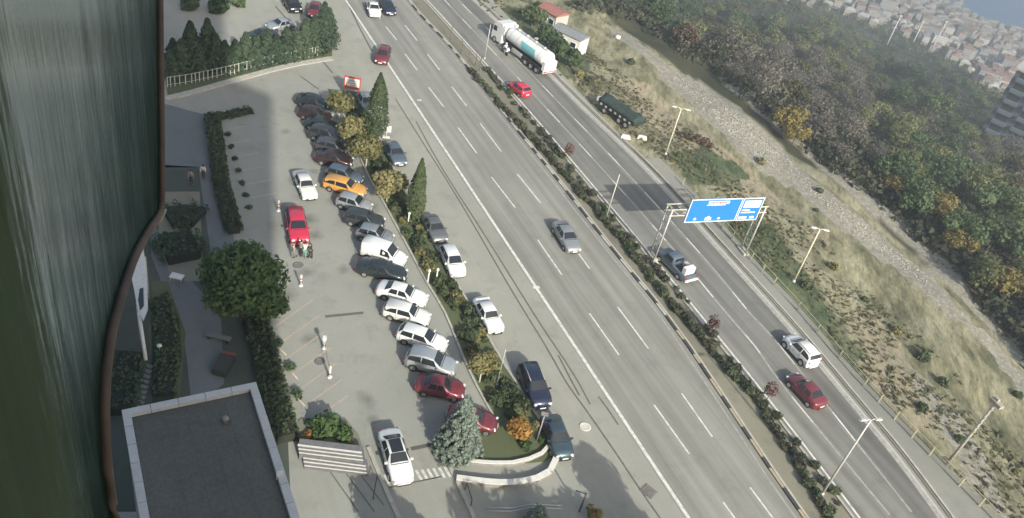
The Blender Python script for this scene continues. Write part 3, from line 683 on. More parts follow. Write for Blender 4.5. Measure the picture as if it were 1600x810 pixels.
        if shape == 'van': sidepane('side_window', xs[iB]-.55, xs[iF]-.16, .08, 0, .42)
        else:
            sidepane('side_window', xs[iA]-(xs[iA]-xs[iR])*.35, mid-.06, .08, (xs[iA]-xs[iR])*.35, 0)
            sidepane('side_window', mid+.04, xs[iB]+(xs[iF]-xs[iB])*.62, .08, 0, (xs[iF]-xs[iB])*.60)
        sy = 1 if side == 0 else -1
        mb = MB(); mb.box((xs[iF]-.22, sy*(hw+.09), S['st'][iF][1]+.03), (.13, .2, .13)); mb.build('mirror', paint, e)
        mb = MB(); mb.box((L/2-.17, sy*hw*.66, .66 if shape != 'suv' else .82), (.16, hw*.34, .13), -sy*.5); mb.build('headlight', HEADL, e)
        mb = MB(); mb.box((-L/2+.10, sy*hw*.72, .80 if shape != 'suv' else .95), (.08, hw*.26, .14), sy*.4); mb.build('tail_light', TAILL, e)
        for xw in (-L*.29, L*.315):
            mb = MB(); rW = .315 if shape != 'suv' else .36
            P = [(xw, sy*(hw-.20), rW), (xw, sy*(hw+.012), rW)]; mb.tube(P, rW, 18); ty = mb.build('tyre', TYRE, None)
            wo = empty('wheel', (0, 0, 0)); wo.parent = e; ty.parent = wo
            mb = MB(); mb.tube([(xw, sy*(hw+.005), rW), (xw, sy*(hw+.022), rW)], rW*.62, 12); mb.build('rim', RIM, wo)
            # wheel arch
            mb = MB()
            for k in range(8):
                a0 = math.pi*k/8; a1 = math.pi*(k+1)/8; r0_, r1_ = rW+.01, rW+.07
                mb.quad(*[(xw+r_*math.cos(a), sy*(hw+.008), rW+r_*math.sin(a)) for r_, a in ((r0_, a0), (r1_, a0), (r1_, a1), (r0_, a1))])
            mb.build('wheel_arch', TRIM, e)
    for sy in (1, -1):
        gp_ = MB()
        for x_ in ((xs[iA]+xs[iB])/2-.0, xs[iF]-.28, xs[iA]-.12):
            zb_ = float(np.interp((x_/L)+.5, [q[0] for q in S['st']], [q[1] for q in S['st']]))
            gp_.box((x_, sy*(hw*.992), (zb_+.34)/2), (.018, .035, (zb_-.42)))
        gp_.box(((xs[iA]+xs[iF])/2-.2, sy*(hw+.004), .33), (xs[iF]-xs[iA]+.1, .03, .07))
        for x_ in ((xs[iA]+xs[iB])/2-.25, xs[iF]-.5): gp_.box((x_-.25, sy*(hw*.995), .80), (.16, .04, .03))
        gp_.build('door_trim', TRIM, e)
    hd = MB(); zf = S['st'][iF+1][2]+.042
    hd.box((xs[iF]+.06, 0, S['st'][iF][2]+.035), (.05, hw*1.5, .02)); hd.build('wiper_cowl', TRIM, e)
    for x_, nm_ in ((L/2-.01, 'bumper'), (-L/2+.01, 'bumper')):
        bm_ = MB(); bm_.box((x_, 0, .40), (.10, hw*1.1, .16), 0, (.9, .97)); bm_.build(nm_, TRIM if shape in ('box_saloon',) else paint, e)
    mb = MB(); mb.box((L/2+.045, 0, .40), (.05, hw*1.1, .10)); mb.build('grille', TRIM, e)
    mb = MB(); mb.box((L/2+.03, 0, .54), (.03, .5, .11)); mb.build('number_plate', PLATE, e)
    mb = MB(); mb.box((-L/2-.008, 0, .62), (.03, .5, .11)); mb.build('number_plate', PLATE, e)
    topz = S['st'][iA][2]
    if rails:
        for sy in (1, -1):
            mb = MB(); mb.tube([(xs[iA]+.1, sy*hw*.66, topz+.05), ((xs[iA]+xs[iB])/2, sy*hw*.66, topz+.11), (xs[iB], sy*hw*.66, topz+.04)], .025, 6); mb.build('roof_rail', TRIM if rails == 'black' else GALV, e)
    if sunroof:
        mb = MB(); x0, x1 = xs[iA]+.05, xs[iB]+.02
        mb.box(((x0+x1)/2, 0, topz+.075), (x1-x0, hw*1.02, .03)); mb.build('sunroof', GLASS, e)
    if spoiler:
        mb = MB(); mb.box((xs[iR]-.25, 0, S['st'][iR][1]+.2), (.22, hw*1.7, .04)); mb.build('spoiler', paint, e)
        
    return e, L
PNT = {k: car_paint('paint_'+k.replace(' ', '_'), c, me_, ro) for k, (c, me_, ro) in {
    'white': ((.72, .73, .72), 0, .35), 'off white': ((.64, .65, .62), 0, .42), 'dark': ((.035, .045, .048), .4, .3), 'black': ((.018, .02, .024), .3, .28),
    'anthracite': ((.06, .07, .072), .5, .35), 'slate': ((.09, .10, .11), .5, .35), 'dark green': ((.03, .05, .045), .4, .35), 'brown': ((.055, .03, .028), .4, .35), 'navy': ((.03, .04, .075), .5, .32), 'teal': ((.07, .11, .13), .6, .35),
    'silver': ((.36, .38, .39), .6, .35), 'grey': ((.20, .205, .21), .6, .4), 'pale grey': ((.42, .45, .47), .5, .38), 'red': ((.50, .03, .065), 0, .38), 'maroon': ((.17, .03, .04), .2, .38),
    'orange': ((.58, .30, .07), 0, .4), 'blue': ((.09, .15, .26), .5, .35), 'blue grey': ((.13, .17, .21), .5, .35)}.items()}
def place_car(shape, col, label, rear, front, z=.7, fit=True, zc=0, **kw):
    """rear and front ends of the body as seen in the photograph, at mid-height"""
    A = G(*rear, z); B = G(*front, z); d = B-A; c = (A+B)/2
    L0 = SHAPES[shape]['L']; Lm = min(1.12, max(.90, d.length/L0)) if fit else 1.0
    e, L = make_car(shape, PNT[col], label, Lm, **kw)
    e.location = (c.x, c.y, .014+zc); e.rotation_euler = (0, 0, math.atan2(d.y, d.x)); return e
PR = 'cars parked nose-in along the garden strip'
row = [
 ('sedan', 'dark', 'dark saloon at the far end of the parked row, nearest the advertising board', (463, 152), (516, 164), {}),
 ('hatch', 'brown', 'second car from the far end of the parked row, very dark with a brown tail', (467, 172), (519, 184), {}),
 ('sedan', 'dark green', 'third car from the far end of the parked row, dark green saloon', (477, 187), (530, 201), {}),
 ('suv', 'anthracite', 'fourth car from the far end of the parked row, charcoal estate-like body', (483, 204), (538, 217), {}),
 ('wagon', 'slate', 'fifth car from the far end of the parked row, slate grey', (496, 223), (546, 234), {}),
 ('sedan', 'brown', 'dark brown saloon two places beyond the orange taxi', (494, 242), (550, 252), {}),
 ('hatch', 'blue grey', 'blue-grey roofed hatchback with pale sides just beyond the orange taxi', (510, 264), (566, 281), {}),
 ('wagon', 'orange', 'orange taxi estate in the parked row', (506, 281), (572, 300), {}),
 ('hatch', 'pale grey', 'pale grey three-door hatchback on the near side of the orange taxi', (527, 309), (580, 325), {}),
 ('wagon', 'anthracite', 'charcoal estate between the pale hatchback and the silver one', (538, 335), (601, 348), {}),
 ('hatch', 'silver', 'silver-grey hatchback beside the white panel van', (558, 358), (614, 374), {}),
 ('van', 'white', 'white panel van in the parked row', (566, 385), (634, 408), {}),
 ('sedan', 'dark', 'long dark saloon on the near side of the white panel van', (556, 412), (636, 429), {}),
 ('sedan', 'white', 'white saloon on the near side of the long dark saloon', (589, 447), (668, 469), {}),
 ('wagon', 'off white', 'boxy white estate between two white cars in the parked row', (599, 479), (672, 499), {}),
 ('hatch', 'white', 'third white car from the panel van towards the viewer, with dark windscreen', (621, 515), (699, 541), {}),
 ('suv', 'pale grey', 'silver-white off-roader with roof rails beside the dark red saloon', (634, 555), (713, 577), {'rails': True}),
 ('sedan', 'maroon', 'dark red saloon between the silver off-roader and the blue spruce', (654, 597), (722, 610), {}),
 ('sedan', 'maroon', 'wine red car half hidden behind the blue spruce', (700, 645), (776, 663), {}),
]
for sh, col, lab, ra, fr, kw in row:
    e = place_car(sh, col, lab, ra, fr, **kw); e['group'] = PR
KR = 'cars parked along the frontage road kerb'
for sh, col, lab, ra, fr, kw in [
 ('sedan', 'silver', 'grey-green saloon parked beside the tall far cypress', (566, 145), (580, 174), {}),
 ('sedan', 'blue grey', 'blue-grey saloon parked just below the far cypress', (607, 222), (627, 256), {}),
 ('sedan', 'grey', 'grey saloon parked below the second cypress', (668, 337), (690, 376), {}),
 ('hatch', 'white', 'white hatchback parked right in front of the grey saloon', (697, 385), (718, 430), {}),
 ('box_saloon', 'white', 'boxy white old saloon with rear spoiler parked alone on the frontage road', (749, 466), (778, 518), {'spoiler': True}),
 ('suv', 'navy', 'navy off-roader with roof rails parked behind the teal saloon', (822, 571), (849, 636), {'rails': True}),
 ('sedan', 'teal', 'teal-grey saloon parked at the tip of the garden', (857, 649), (884, 715), {}),
]:
    e = place_car(sh, col, lab, ra, fr, **kw); e['group'] = KR
MOV = [
 ('sedan', 'silver', 'silver saloon driving alone on the left carriageway', (872, 347), (899, 392), {}),
 ('sedan', 'white', 'white saloon at the top edge of the left carriageway', (581, 4), (587, 24), {}),
 ('hatch', 'navy', 'dark blue hatchback beside the white saloon at the top of the left carriageway', (600, 1), (612, 21), {}),
 ('hatch', 'maroon', 'dark red hatchback at the left edge of the carriageway near the junction', (602, 75), (594, 97), {}),
 ('hatch', 'red', 'bright red car following the white tanker lorry', (822, 146), (801, 130), {}),
 ('suv', 'white', 'white off-roader with black roof rails on the right carriageway', (1272, 569), (1232, 526), {'rails': 'black'}),
 ('sedan', 'maroon', 'dark red saloon beside the white off-roader on the right carriageway', (1284, 634), (1238, 586), {}),
 ('sedan', 'white', 'white saloon with glass roof leaving over the zebra crossing', (606, 671), (632, 754), {'sunroof': True}),
 ('box_saloon', 'off white', 'boxy white saloon in the car park behind the red car', (468, 268), (486, 309), {}),
 ('suv', 'red', 'bright red car standing in the car park with its nose to a group of people', (459, 326), (470, 383), {}),
 ('sedan', 'pale grey', 'pale grey saloon in the lot beyond the fir hedge', (458, 36), (420, 42), {}),
 ('sedan', 'anthracite', 'dark saloon half hidden by the fir hedge in the upper lot', (428, 53), (392, 56), {}),
 ('suv', 'black', 'black off-roader at the top edge of the upper lot', (452, 0), (462, 14), {}),
 ('hatch', 'maroon', 'dark red hatchback at the top of the fir hedge', (494, 8), (489, 23), {}),
]
for sh, col, lab, ra, fr, kw in MOV: place_car(sh, col, lab, ra, fr, name='car', **kw)

def wheel_on(parent, x, y, r_, w_=.28, nm='wheel'):
    wo = empty(nm, (0, 0, 0)); wo.parent = parent; s = 1 if y > 0 else -1
    mb = MB(); mb.tube([(x, y-s*w_, r_), (x, y, r_)], r_, 16); mb.build('tyre', TYRE, wo)
    mb = MB(); mb.tube([(x, y-.0*s, r_), (x, y+s*.015, r_)], r_*.55, 12); mb.build('rim', plain('steel_rim', (.45, .45, .44), .5, .4), wo)
def pickup():
    A = G(1076, 432, .7); B = G(1037, 394, .7); d = B-A; L = 5.0; hw = .92
    e = empty('pickup', (0, 0, 0)); tag(e, 'dark blue-grey pickup carrying pale boxes near the gantry leg', 'pickup truck')
    pt = PNT['blue grey']; X = lambda x: (x-.5)*L
    rings = []
    for x, zb, zr, ww, rf in [(0, .95, .97, .95, .9), (.01, 1.0, 1.02, .98, .92), (.42, 1.02, 1.04, 1, .92), (.46, 1.02, 1.66, 1, .76), (.60, 1.02, 1.72, 1, .76), (.68, 1.02, 1.66, 1, .76), (.78, 1.04, 1.08, 1, .88), (.93, .98, 1.02, .97, .84), (1, .64, .66, .88, .8)]:
        w_ = hw*ww; half = [(w_*.92, .34), (w_, .48), (w_, .8), (w_*.97, zb), (hw*rf, zr-.02), (hw*rf*.7, zr+.02), (0, zr+.03)]
        rings.append([(X(x), y, z) for y, z in half]+[(X(x), -y, z) for y, z in half[-2::-1]])
    mb = MB(); mb.loft(rings, False, True, True); mb.build('body', pt, e)
    mb = MB(); mb.box((X(.22), 0, 1.06), (1.75, 1.45, .05)); mb.build('load_bed', TRIM, e)
    mb = MB(); mb.quad((X(.77), -.7, 1.13), (X(.77), .7, 1.13), (X(.69), .6, 1.66), (X(.69), -.6, 1.66)); mb.build('windscreen', GLASS, e)
    mb = MB(); mb.quad((X(.425), -.62, 1.12), (X(.425), .62, 1.12), (X(.452), .58, 1.6), (X(.452), -.58, 1.6)); mb.build('rear_window', GLASS, e)
    for sy in (1, -1):
        mb = MB(); mb.quad((X(.48), sy*.915, 1.1), (X(.73), sy*.915, 1.1), (X(.68), sy*.74, 1.6), (X(.49), sy*.74, 1.6)); mb.build('side_window', GLASS, e)
        mb = MB(); mb.box((X(.0)-.02, sy*.76, .92), (.08, .2, .26)); mb.build('tail_light', TAILL, e)
        for xw in (-1.45, 1.55): wheel_on(e, xw, sy*(hw+.02), .37)
    mb = MB(); mb.box((X(0)-.06, 0, .55), (.16, 1.7, .18)); mb.build('bumper', PLATE, e)
    put(e, ((A.x+B.x)/2, (A.y+B.y)/2, .014), math.atan2(d.y, d.x))
    for k, (dx, dy, sx, sy, sz) in enumerate(((-1.95, .2, .5, 1.3, .75), (-1.1, -.3, .6, .5, .45))):
        mb = MB(); mb.box((0, 0, sz/2), (sx, sy, sz)); mb.box((0, 0, sz+.02), (sx*.94, sy*.94, .04)); o = mb.build('crate', PLATE if k == 0 else plain('pale_card', (.45, .42, .36), .8))
        a = e.rotation_euler.z; o.location = (e.location.x+dx*math.cos(a)-dy*math.sin(a), e.location.y+dx*math.sin(a)+dy*math.cos(a), 1.105); o.rotation_euler = (0, 0, a)
        tag(o, ('large white crate at the tail of the pickup bed', 'small pale box in the middle of the pickup bed')[k], 'crate')
pickup()

def tanker():
    A = G(859, 112, .9); B = G(778, 52, .9); d = B-A; L = d.length
    ang = math.atan2(d.y, d.x); c = (A+B)/2
    e = empty('tanker_lorry', (0, 0, 0)); tag(e, 'white articulated tanker lorry with a turquoise panel on its tank', 'tanker lorry')
    wht = PNT['white']; h = L/2
    # cab
    cx = h-1.2
    mb = MB(); prof = [(-1.15, .5), (-1.15, 2.9), (-.9, 3.35), (.55, 3.2), (1.0, 2.55), (1.15, 1.6), (1.15, .5)]
    for x, z in prof: pass
    mb.loft([[(cx+x, y, z) for x, z in prof] for y in (-1.22, -1.1, 1.1, 1.22)], True, True, False); mb.build('cab', wht, e)
    mb = MB(); mb.quad((cx+1.165, -1.05, 1.75), (cx+1.165, 1.05, 1.75), (cx+1.02, 1.0, 2.6), (cx+1.02, -1.0, 2.6)); mb.build('windscreen', GLASS, e)
    for sy in (1, -1):
        mb = MB(); mb.quad((cx+.1, sy*1.235, 1.8), (cx+.95, sy*1.235, 1.8), (cx+.8, sy*1.235, 2.55), (cx+.1, sy*1.235, 2.55)); mb.build('side_window', GLASS, e)
        mb = MB(); mb.box((cx+1.0, sy*1.45, 2.2), (.12, .26, .6)); mb.build('mirror', TRIM, e)
        mb = MB(); mb.box((cx+1.16, sy*.9, .85), (.08, .35, .22)); mb.build('headlight', HEADL, e)
        mb = MB(); mb.box((cx-1.4, sy*.95, 2.6), (.3, .5, 1.3), sy*.1); mb.build('wind_deflector', wht, e)
        for xw in (cx+.35, cx-2.6): wheel_on(e, xw, sy*1.22, .5)
        for xw in (-h+1.5, -h+2.75, -h+4.0): wheel_on(e, xw, sy*1.24, .5)
        mb = MB(); mb.box((-h+6.2, sy*1.1, .85), (2.2, .25, .5)); mb.build('side_locker', GALV, e)
        mb = MB(); mb.box((-h+2.7, sy*1.15, 1.15), (3.9, .3, .06)); mb.build('mudguard', TRIM, e)
    mb = MB(); mb.box((-.4, 0, .95), (L-2.6, .9, .26)); mb.build('chassis', TRIM, e)
    # tank: elliptical barrel with dished ends
    T0, T1 = -h+.5, cx-1.75; n = 20; ring = []
    def el(x, k): return [(x, 1.24*k*math.cos(2*math.pi*j/n), 2.28+1.08*k*math.sin(2*math.pi*j/n)) for j in range(n)]
    mb = MB(); mb.loft([el(T0, .55), el(T0+.1, .85), el(T0+.3, .98), el(T0+.5, 1), el(T1-.5, 1), el(T1-.3, .98), el(T1-.1, .85), el(T1, .55)], True); mb.build('tank', wht, e)
    for x0 in np.linspace(T0+1.2, T1-1.2, 5):
        mb = MB(); mb.loft([el(x0-.04, 1.012), el(x0+.04, 1.012)], True); mb.build('tank_band', plain('tank_seam', (.5, .52, .52), .4, .4), e)
    turq = car_paint('turquoise_livery', (.16, .46, .50), 0, .4); xm0, xm1 = T0+1.9, T0+5.0
    for s0, nm in ((0, 1), (1, -1)):
        mb = MB(); jj = np.linspace(-.75, .62, 9); R_ = []
        for x in (xm0, xm1): R_.append([(x+(.35*a), nm*1.255*math.cos(a), 2.28+1.095*math.sin(a)) for a in jj])
        mb.loft(R_, False, False, True); mb.build('livery_panel', turq, e)
    mb = MB(); mb.box(((T0+T1)/2, 0, 3.40), (T1-T0-1.6, .5, .05)); mb.build('catwalk', GALV, e)
    for x in np.linspace(T0+1.5, T1-1.5, 4):
        mb = MB(); mb.lathe((x, 0, 3.42), [(.26, 0), (.26, .12), (.1, .16)], 14); mb.build('manhole_lid', GALV, e)
    mb = MB(); mb.box((T0-.15, 0, 1.6), (.55, 2.2, 1.3)); mb.build('rear_cabinet', wht, e)
    mb = MB(); mb.box((-h+.1, 0, .85), (.2, 2.4, .35)); mb.build('rear_bumper', PLATE, e)
    mb = MB(); mb.box((-h-.01, 0, .85), (.04, 2.3, .12)); mb.build('reflective_strip', plain('red_reflector', (.5, .05, .04), .4), e)
    for sy in (1, -1):
        mb = MB(); mb.box((-h-.03, sy*.95, .85), (.05, .3, .2)); mb.build('tail_light', TAILL, e)
    mb = MB(); mb.box(((T0+T1)/2+.5, -1.35, 3.1), (.5, .5, .08), .6); mb.build('side_platform', GALV, e)
    put(e, (c.x, c.y, .014), ang)
tanker()
def trailer():
    A = G(1006, 196, .8); B = G(953, 160, .8); d = B-A; L = d.length+.3; h = L/2; c = (A+B)/2-Vector((pd[0], pd[1], 0))*.9
    e = empty('flatbed_trailer', (0, 0, 0)); tag(e, 'dark green covered flatbed trailer parked on the shoulder at the end of the guard rail', 'trailer')
    tarp = plain('dark_green_tarpaulin', (.03, .05, .042), .7, var=.4, vs=1.2)
    mb = MB(); rr = []
    for x in np.linspace(-h, h, 14):
        k = random.uniform(-.2, .2); rr.append([(x, -1.05, 1.23), (x, -1.1, 1.6+k), (x, -.8, 1.85+k), (x, 0, 2.0-k), (x, .8, 1.8+k), (x, 1.1, 1.6-k), (x, 1.05, 1.23)])
    mb.loft(rr, True); mb.build('tarpaulin', tarp, e)
    mb = MB(); mb.box((0, 0, 1.1), (L, 2.4, .24)); mb.build('bed', TRIM, e)
    for sy in (1, -1):
        for xw in (-h+1.3, -h+2.5, h-1.4): wheel_on(e, xw, sy*1.2, .48)
        for k in range(7):
            mb = MB(); mb.box((-h+.7+k*(L-1.4)/6, sy*1.27, 1.15), (.3, .08, .25)); mb.build('side_bracket', GALV, e)
    mb = MB(); mb.box((h+.25, 0, 1.3), (.3, 2.1, .5)); mb.build('front_rail', PLATE, e)
    put(e, (c.x, c.y, .02), math.atan2(d.y, d.x))
trailer()
# concrete jersey pieces lying by the trailer
for k, (p, lb) in enumerate((((977, 216), 'left one of two white concrete blocks lying on the shoulder'), ((1003, 217), 'right one of two white concrete blocks lying on the shoulder, at the kerb'))):
    mb = MB(); mb.box((0, 0, .22), (1.25, .55, .44), 0, (.8, .5)); mb.box((0, 0, .03), (1.3, .62, .06)); o = mb.build('concrete_block', WCAP); put(o, G(*p)+Vector((0, 0, .015)), .1-.1*k); tag(o, lb, 'concrete block')
# motorcycle carrying a rider beside the tanker
def rider():
    p = G(788, 84); e = empty('motorcycle', p); tag(e, 'white motorcycle riding beside the tanker lorry', 'motorcycle'); a = RAZ
    for x in (-.65, .65):
        mb = MB(); mb.tube([(x, -.06, .31), (x, .06, .31)], .31, 16); mb.build('wheel', TYRE, e)
    mb = MB(); mb.loft([[(x, -w_, z0_), (x, -w_*.7, z1_), (x, w_*.7, z1_), (x, w_, z0_)] for x, w_, z0_, z1_ in ((-.7, .12, .6, .78), (-.2, .18, .45, .82), (.25, .2, .45, 1.0), (.6, .12, .55, .95))], True); mb.build('body', PNT['white'], e)
    mb = MB(); mb.tube([(.45, -.36, 1.05), (.5, 0, 1.0), (.45, .36, 1.05)], .02, 6); mb.build('handlebar', TRIM, e)
    mb = MB(); mb.tube([(.5, 0, .95), (.65, 0, .31)], .035, 6); mb.build('fork', TRIM, e)
    mb = MB(); mb.box((-.25, 0, .86), (.65, .26, .08)); mb.build('seat', TRIM, e)
    mb = MB(); mb.box((-.75, 0, 1.02), (.38, .42, .36)); mb.build('top_box', PNT['white'], e)
    e.rotation_euler = (0, 0, a); return e
bike = rider()

# ================================================================== PEOPLE
SKIN = plain('skin', (.42, .27, .19), .6); HAIR = plain('dark_hair', (.03, .022, .018), .7)
def skinmesh(name, verts, edges, radii, mat, root=0, sub=1):
    me = bpy.data.meshes.new(name); me.from_pydata(verts, edges, []); o = bpy.data.objects.new(name, me); C.objects.link(o)
    md = o.modifiers.new('skin', 'SKIN'); md.use_smooth_shade = True
    for i, r_ in enumerate(radii): me.skin_vertices[0].data[i].radius = (r_, r_)
    me.skin_vertices[0].data[root].use_root = True
    sd = o.modifiers.new('sub', 'SUBSURF'); sd.levels = sub; sd.render_levels = sub
    bpy.context.view_layer.update()
    ev = o.evaluated_get(bpy.context.evaluated_depsgraph_get()); m2 = bpy.data.meshes.new_from_object(ev)
    o.modifiers.clear(); o.data = m2; m2.materials.clear(); m2.materials.append(mat); m2.polygons.foreach_set('use_smooth', [True]*len(m2.polygons)); return o
def person(loc, rz, top, bot, label, reach=0, sit=False, helmet=None, z=0, step=.12):
    e = empty('person', (loc[0], loc[1], z)); tag(e, label, 'person')
    hipz = .93 if not sit else .86
    if sit: legs = lambda s: [(.05, s*.10, hipz-.02), (.42, s*.2, hipz-.08), (.32, s*.22, .42), (.44, s*.22, .36)]
    else: legs = lambda s: [(0, s*.09, .90), (s*step*.6, s*.10, .50), (s*step, s*.10, .09), (s*step+.15, s*.11, .04)]
    dz = hipz-.93; lean = .12 if (reach or sit) else 0
    arm = lambda s: [(lean, s*.19, 1.42+dz), (lean+.04+reach*.12, s*.24, 1.14+dz+reach*.06), (lean+.10+reach*.38, s*.2, .90+dz+reach*.25)]
    V = [(0, 0, hipz), (lean*.5, 0, 1.15+dz), (lean, 0, 1.40+dz), (lean+.01, 0, 1.50+dz), (lean+.03, 0, 1.60+dz), (lean+.03, 0, 1.70+dz)]
    Ed = [(0, 1), (1, 2), (2, 3), (3, 4), (4, 5)]; Ra = [.13, .125, .135, .055, .095, .075]
    for s in (1, -1):
        k = len(V); V += legs(s); Ed += [(0, k), (k, k+1), (k+1, k+2), (k+2, k+3)]; Ra += [.085, .06, .042, .035]
        k = len(V); A = arm(s); V += A; Ed += [(2, k), (k, k+1), (k+1, k+2)]; Ra += [.058, .043, .028]
        W_ = Vector(A[2]); dr = (W_-Vector(A[1])).normalized(); sd = Vector((0, 1, 0)).cross(dr); si = Vector((0, 1, 0))
        k2 = len(V); V.append(tuple(W_+dr*.07)); Ed.append((k+2, k2)); Ra.append(.026)
        for q, (o_, ln) in enumerate(((-.028, .065), (-.01, .08), (.01, .075), (.028, .06))):
            k3 = len(V); b_ = W_+dr*.085+sd*o_; V += [tuple(b_), tuple(b_+dr*ln*.6-si*s*.012), tuple(b_+dr*ln-si*s*.03)]; Ed += [(k2, k3), (k3, k3+1), (k3+1, k3+2)]; Ra += [.009, .009, .008]
        k3 = len(V); V += [tuple(W_+dr*.03+sd*.035), tuple(W_+dr*.07+sd*.055)]; Ed += [(k+2, k3), (k3, k3+1)]; Ra += [.010, .009]
    b_ = skinmesh('body', V, Ed, Ra, SKIN); b_.parent = e
    V = [(0, 0, hipz+.02), (lean*.5, 0, 1.15+dz), (lean, 0, 1.40+dz), (lean+.005, 0, 1.46+dz)]; Ed = [(0, 1), (1, 2), (2, 3)]; Ra = [.15, .145, .155, .08]
    for s in (1, -1):
        A = arm(s); k = len(V); A2 = Vector(A[1])*.15+Vector(A[2])*.85; V += [A[0], A[1], tuple(A2)]; Ed += [(2, k), (k, k+1), (k+1, k+2)]; Ra += [.075, .056, .044]
    t_ = skinmesh('jacket', V, Ed, Ra, top); t_.parent = e
    V = [(0, 0, hipz+.03)]; Ed = []; Ra = [.15]
    for s in (1, -1):
        l = legs(s); k = len(V); V += l[:3]; Ed += [(0, k), (k, k+1), (k+1, k+2)]; Ra += [.10, .075, .06]
    t_ = skinmesh('trousers', V, Ed, Ra, bot); t_.parent = e
    for s in (1, -1):
        l = legs(s); mb = MB(); mb.box((l[3][0]-.02, l[3][1], l[3][2]+.005), (.27, .10, .09), 0, (.8, .8)); mb.build('shoe', TRIM, e)
    hx, hz = lean+.03, 1.655+dz
    mb = MB()
    if helmet: mb.lathe((hx, 0, hz-.08), [(.10, 0), (.135, .05), (.14, .12), (.11, .19), (.03, .225)], 14); mb.build('helmet', helmet, e)
    else:
        mb.lathe((hx-.018, 0, hz+.0), [(.092, -.02), (.102, .04), (.092, .09), (.05, .125), (.01, .135)], 14); mb.build('hair', HAIR, e)
    if not helmet:
        mb = MB(); mb.box((hx+.1, 0, hz-.03), (.035, .03, .045), 0, (.4, .5)); mb.build('nose', SKIN, e)
        for s in (1, -1):
            mb = MB(); mb.box((hx+.088, s*.033, hz+.0), (.012, .022, .012)); mb.build('eye', TRIM, e)
            mb = MB(); mb.box((hx, s*.093, hz-.02), (.04, .02, .06)); mb.build('ear', SKIN, e)
        mb = MB(); mb.box((hx+.088, 0, hz-.068), (.012, .05, .01)); mb.build('mouth', plain('lips', (.3, .12, .1), .6), e)
    e.rotation_euler = (0, 0, rz); return e
cl = lambda n, c: plain('cloth_'+n, c, .85, var=.15, vs=8)
WHc, BLc, GRc, NVc, TLc = cl('white', (.65, .65, .62)), cl('black', (.03, .03, .032)), cl('grey', (.2, .2, .2)), cl('navy', (.05, .06, .1)), cl('teal', (.16, .33, .28))
person(G(476, 403), R(95), WHc, TLc, 'person in a white top and teal trousers bending at the nose of the red car', 1)
person(G(485, 404), R(150), BLc, BLc, 'person all in black standing at the corner of the red car', .4)
person(G(469, 400), R(70), GRc, BLc, 'person in a grey top and black trousers left of the person in white', .7)
person(G(458, 402), R(20), cl('beige', (.42, .4, .34)), GRc, 'person in beige standing apart to the left of the red car', 0)
pp = bike.location; person((pp.x-.22*rd[0], pp.y-.22*rd[1]), RAZ, WHc, NVc, 'helmeted rider in white on the motorcycle by the tanker', .7, True, PNT['white'], z=0)

# bollard row in the car park
BW, BR_ = plain('bollard_white', (.68, .68, .66), .5), plain('bollard_brown', (.28, .12, .09), .6)
bs = [((435, 330), 'banded bollard beyond the red car'), ((470, 447), 'banded bollard just in front of the people by the red car'), ((506, 545), 'white-topped bollard at the far end of the chain'), ((515, 590), 'white bollard at the near end of the chain'), ]
for k, (p, lb) in enumerate(bs):
    e = empty('bollard', G(*p)); tag(e, lb, 'bollard', 'bollards across the car park')
    mb = MB(); mb.lathe((0, 0, .012), [(.2, 0), (.2, .08), (.1, .12)], 14); mb.build('base', BW, e)
    mb = MB(); mb.lathe((0, 0, .12), [(.085, 0), (.085, 1.0)], 12); mb.build('post', BW, e)
    for z_ in ((.42, .78) if k < 2 else (.35,)):
        mb = MB(); mb.lathe((0, 0, z_), [(.09, 0), (.09, .17)], 12); mb.build('band', BR_, e)
    mb = MB()
    if k == 2: mb.box((0, 0, 1.24), (.3, .3, .26), .3)
    else: mb.lathe((0, 0, 1.12), [(.1, 0), (.11, .06), (.06, .16), (.01, .2)], 12)
    mb.build('cap', BW, e)
a, b_ = G(506, 545), G(515, 590); mb = MB(); mb.tube([a+Vector((0, 0, .9)), (a+b_)/2+Vector((0, 0, .62)), b_+Vector((0, 0, .9))], .02, 6); tag(mb.build('chain', IRON), 'dark chain slung between the two white bollards', 'chain')

# ================================================================== STREET FURNITURE
def lamp(base, hgt, label, arm=1.1, two=True, mat=CREAMS, az=None, heads='flat', lean=0, grp=None):
    e = empty('street_lamp', base); tag(e, label, 'street lamp', grp)
    az = (YAW*-1) if az is None else az
    mb = MB(); mb.tube([(0, 0, -.3), (0, 0, hgt*.5), (lean, 0, hgt)], [.11, .09, .06], 10); mb.build('pole', mat, e)
    mb = MB(); mb.lathe((0, 0, 0), [(.2, 0), (.2, .05), (.13, .25)], 10); mb.build('base_plate', GALV, e)
    for s in ((1, -1) if two else (1,)):
        mb = MB(); mb.tube([(lean, 0, hgt-.05), (lean+s*arm*.5, 0, hgt+.08), (lean+s*arm, 0, hgt+.1)], .045, 8); mb.build('arm', mat, e)
        mb = MB(); mb.box((lean+s*(arm+.3), 0, hgt+.1), (.6, .24, .1), 0, (.85, .7)); mb.build('lamp_head', GALV, e)
        mb = MB(); mb.box((lean+s*(arm+.38), 0, hgt+.03), (.5, .2, .03)); mb.build('lamp_glass', HEADL, e)
    e.rotation_euler = (0, 0, az); return e
def onT(px, t_off=0): return T(*px)
LG = 'street lamps beside the highway'
lamp(T(1240, 440), 7.0, 'cream T-shaped lamp on the grass bank right of the blue sign', .35, mat=CREAMS, az=.05)
lamp(T(1040, 241), 6.5, 'cream T-shaped lamp on the bank left of the dark burrow of brush', .55, mat=CREAMS, az=.0)
lamp(G(1284, 772), 9.0, 'slim double-headed lamp in the median near the bottom edge', .35, mat=GALV, az=R(20))
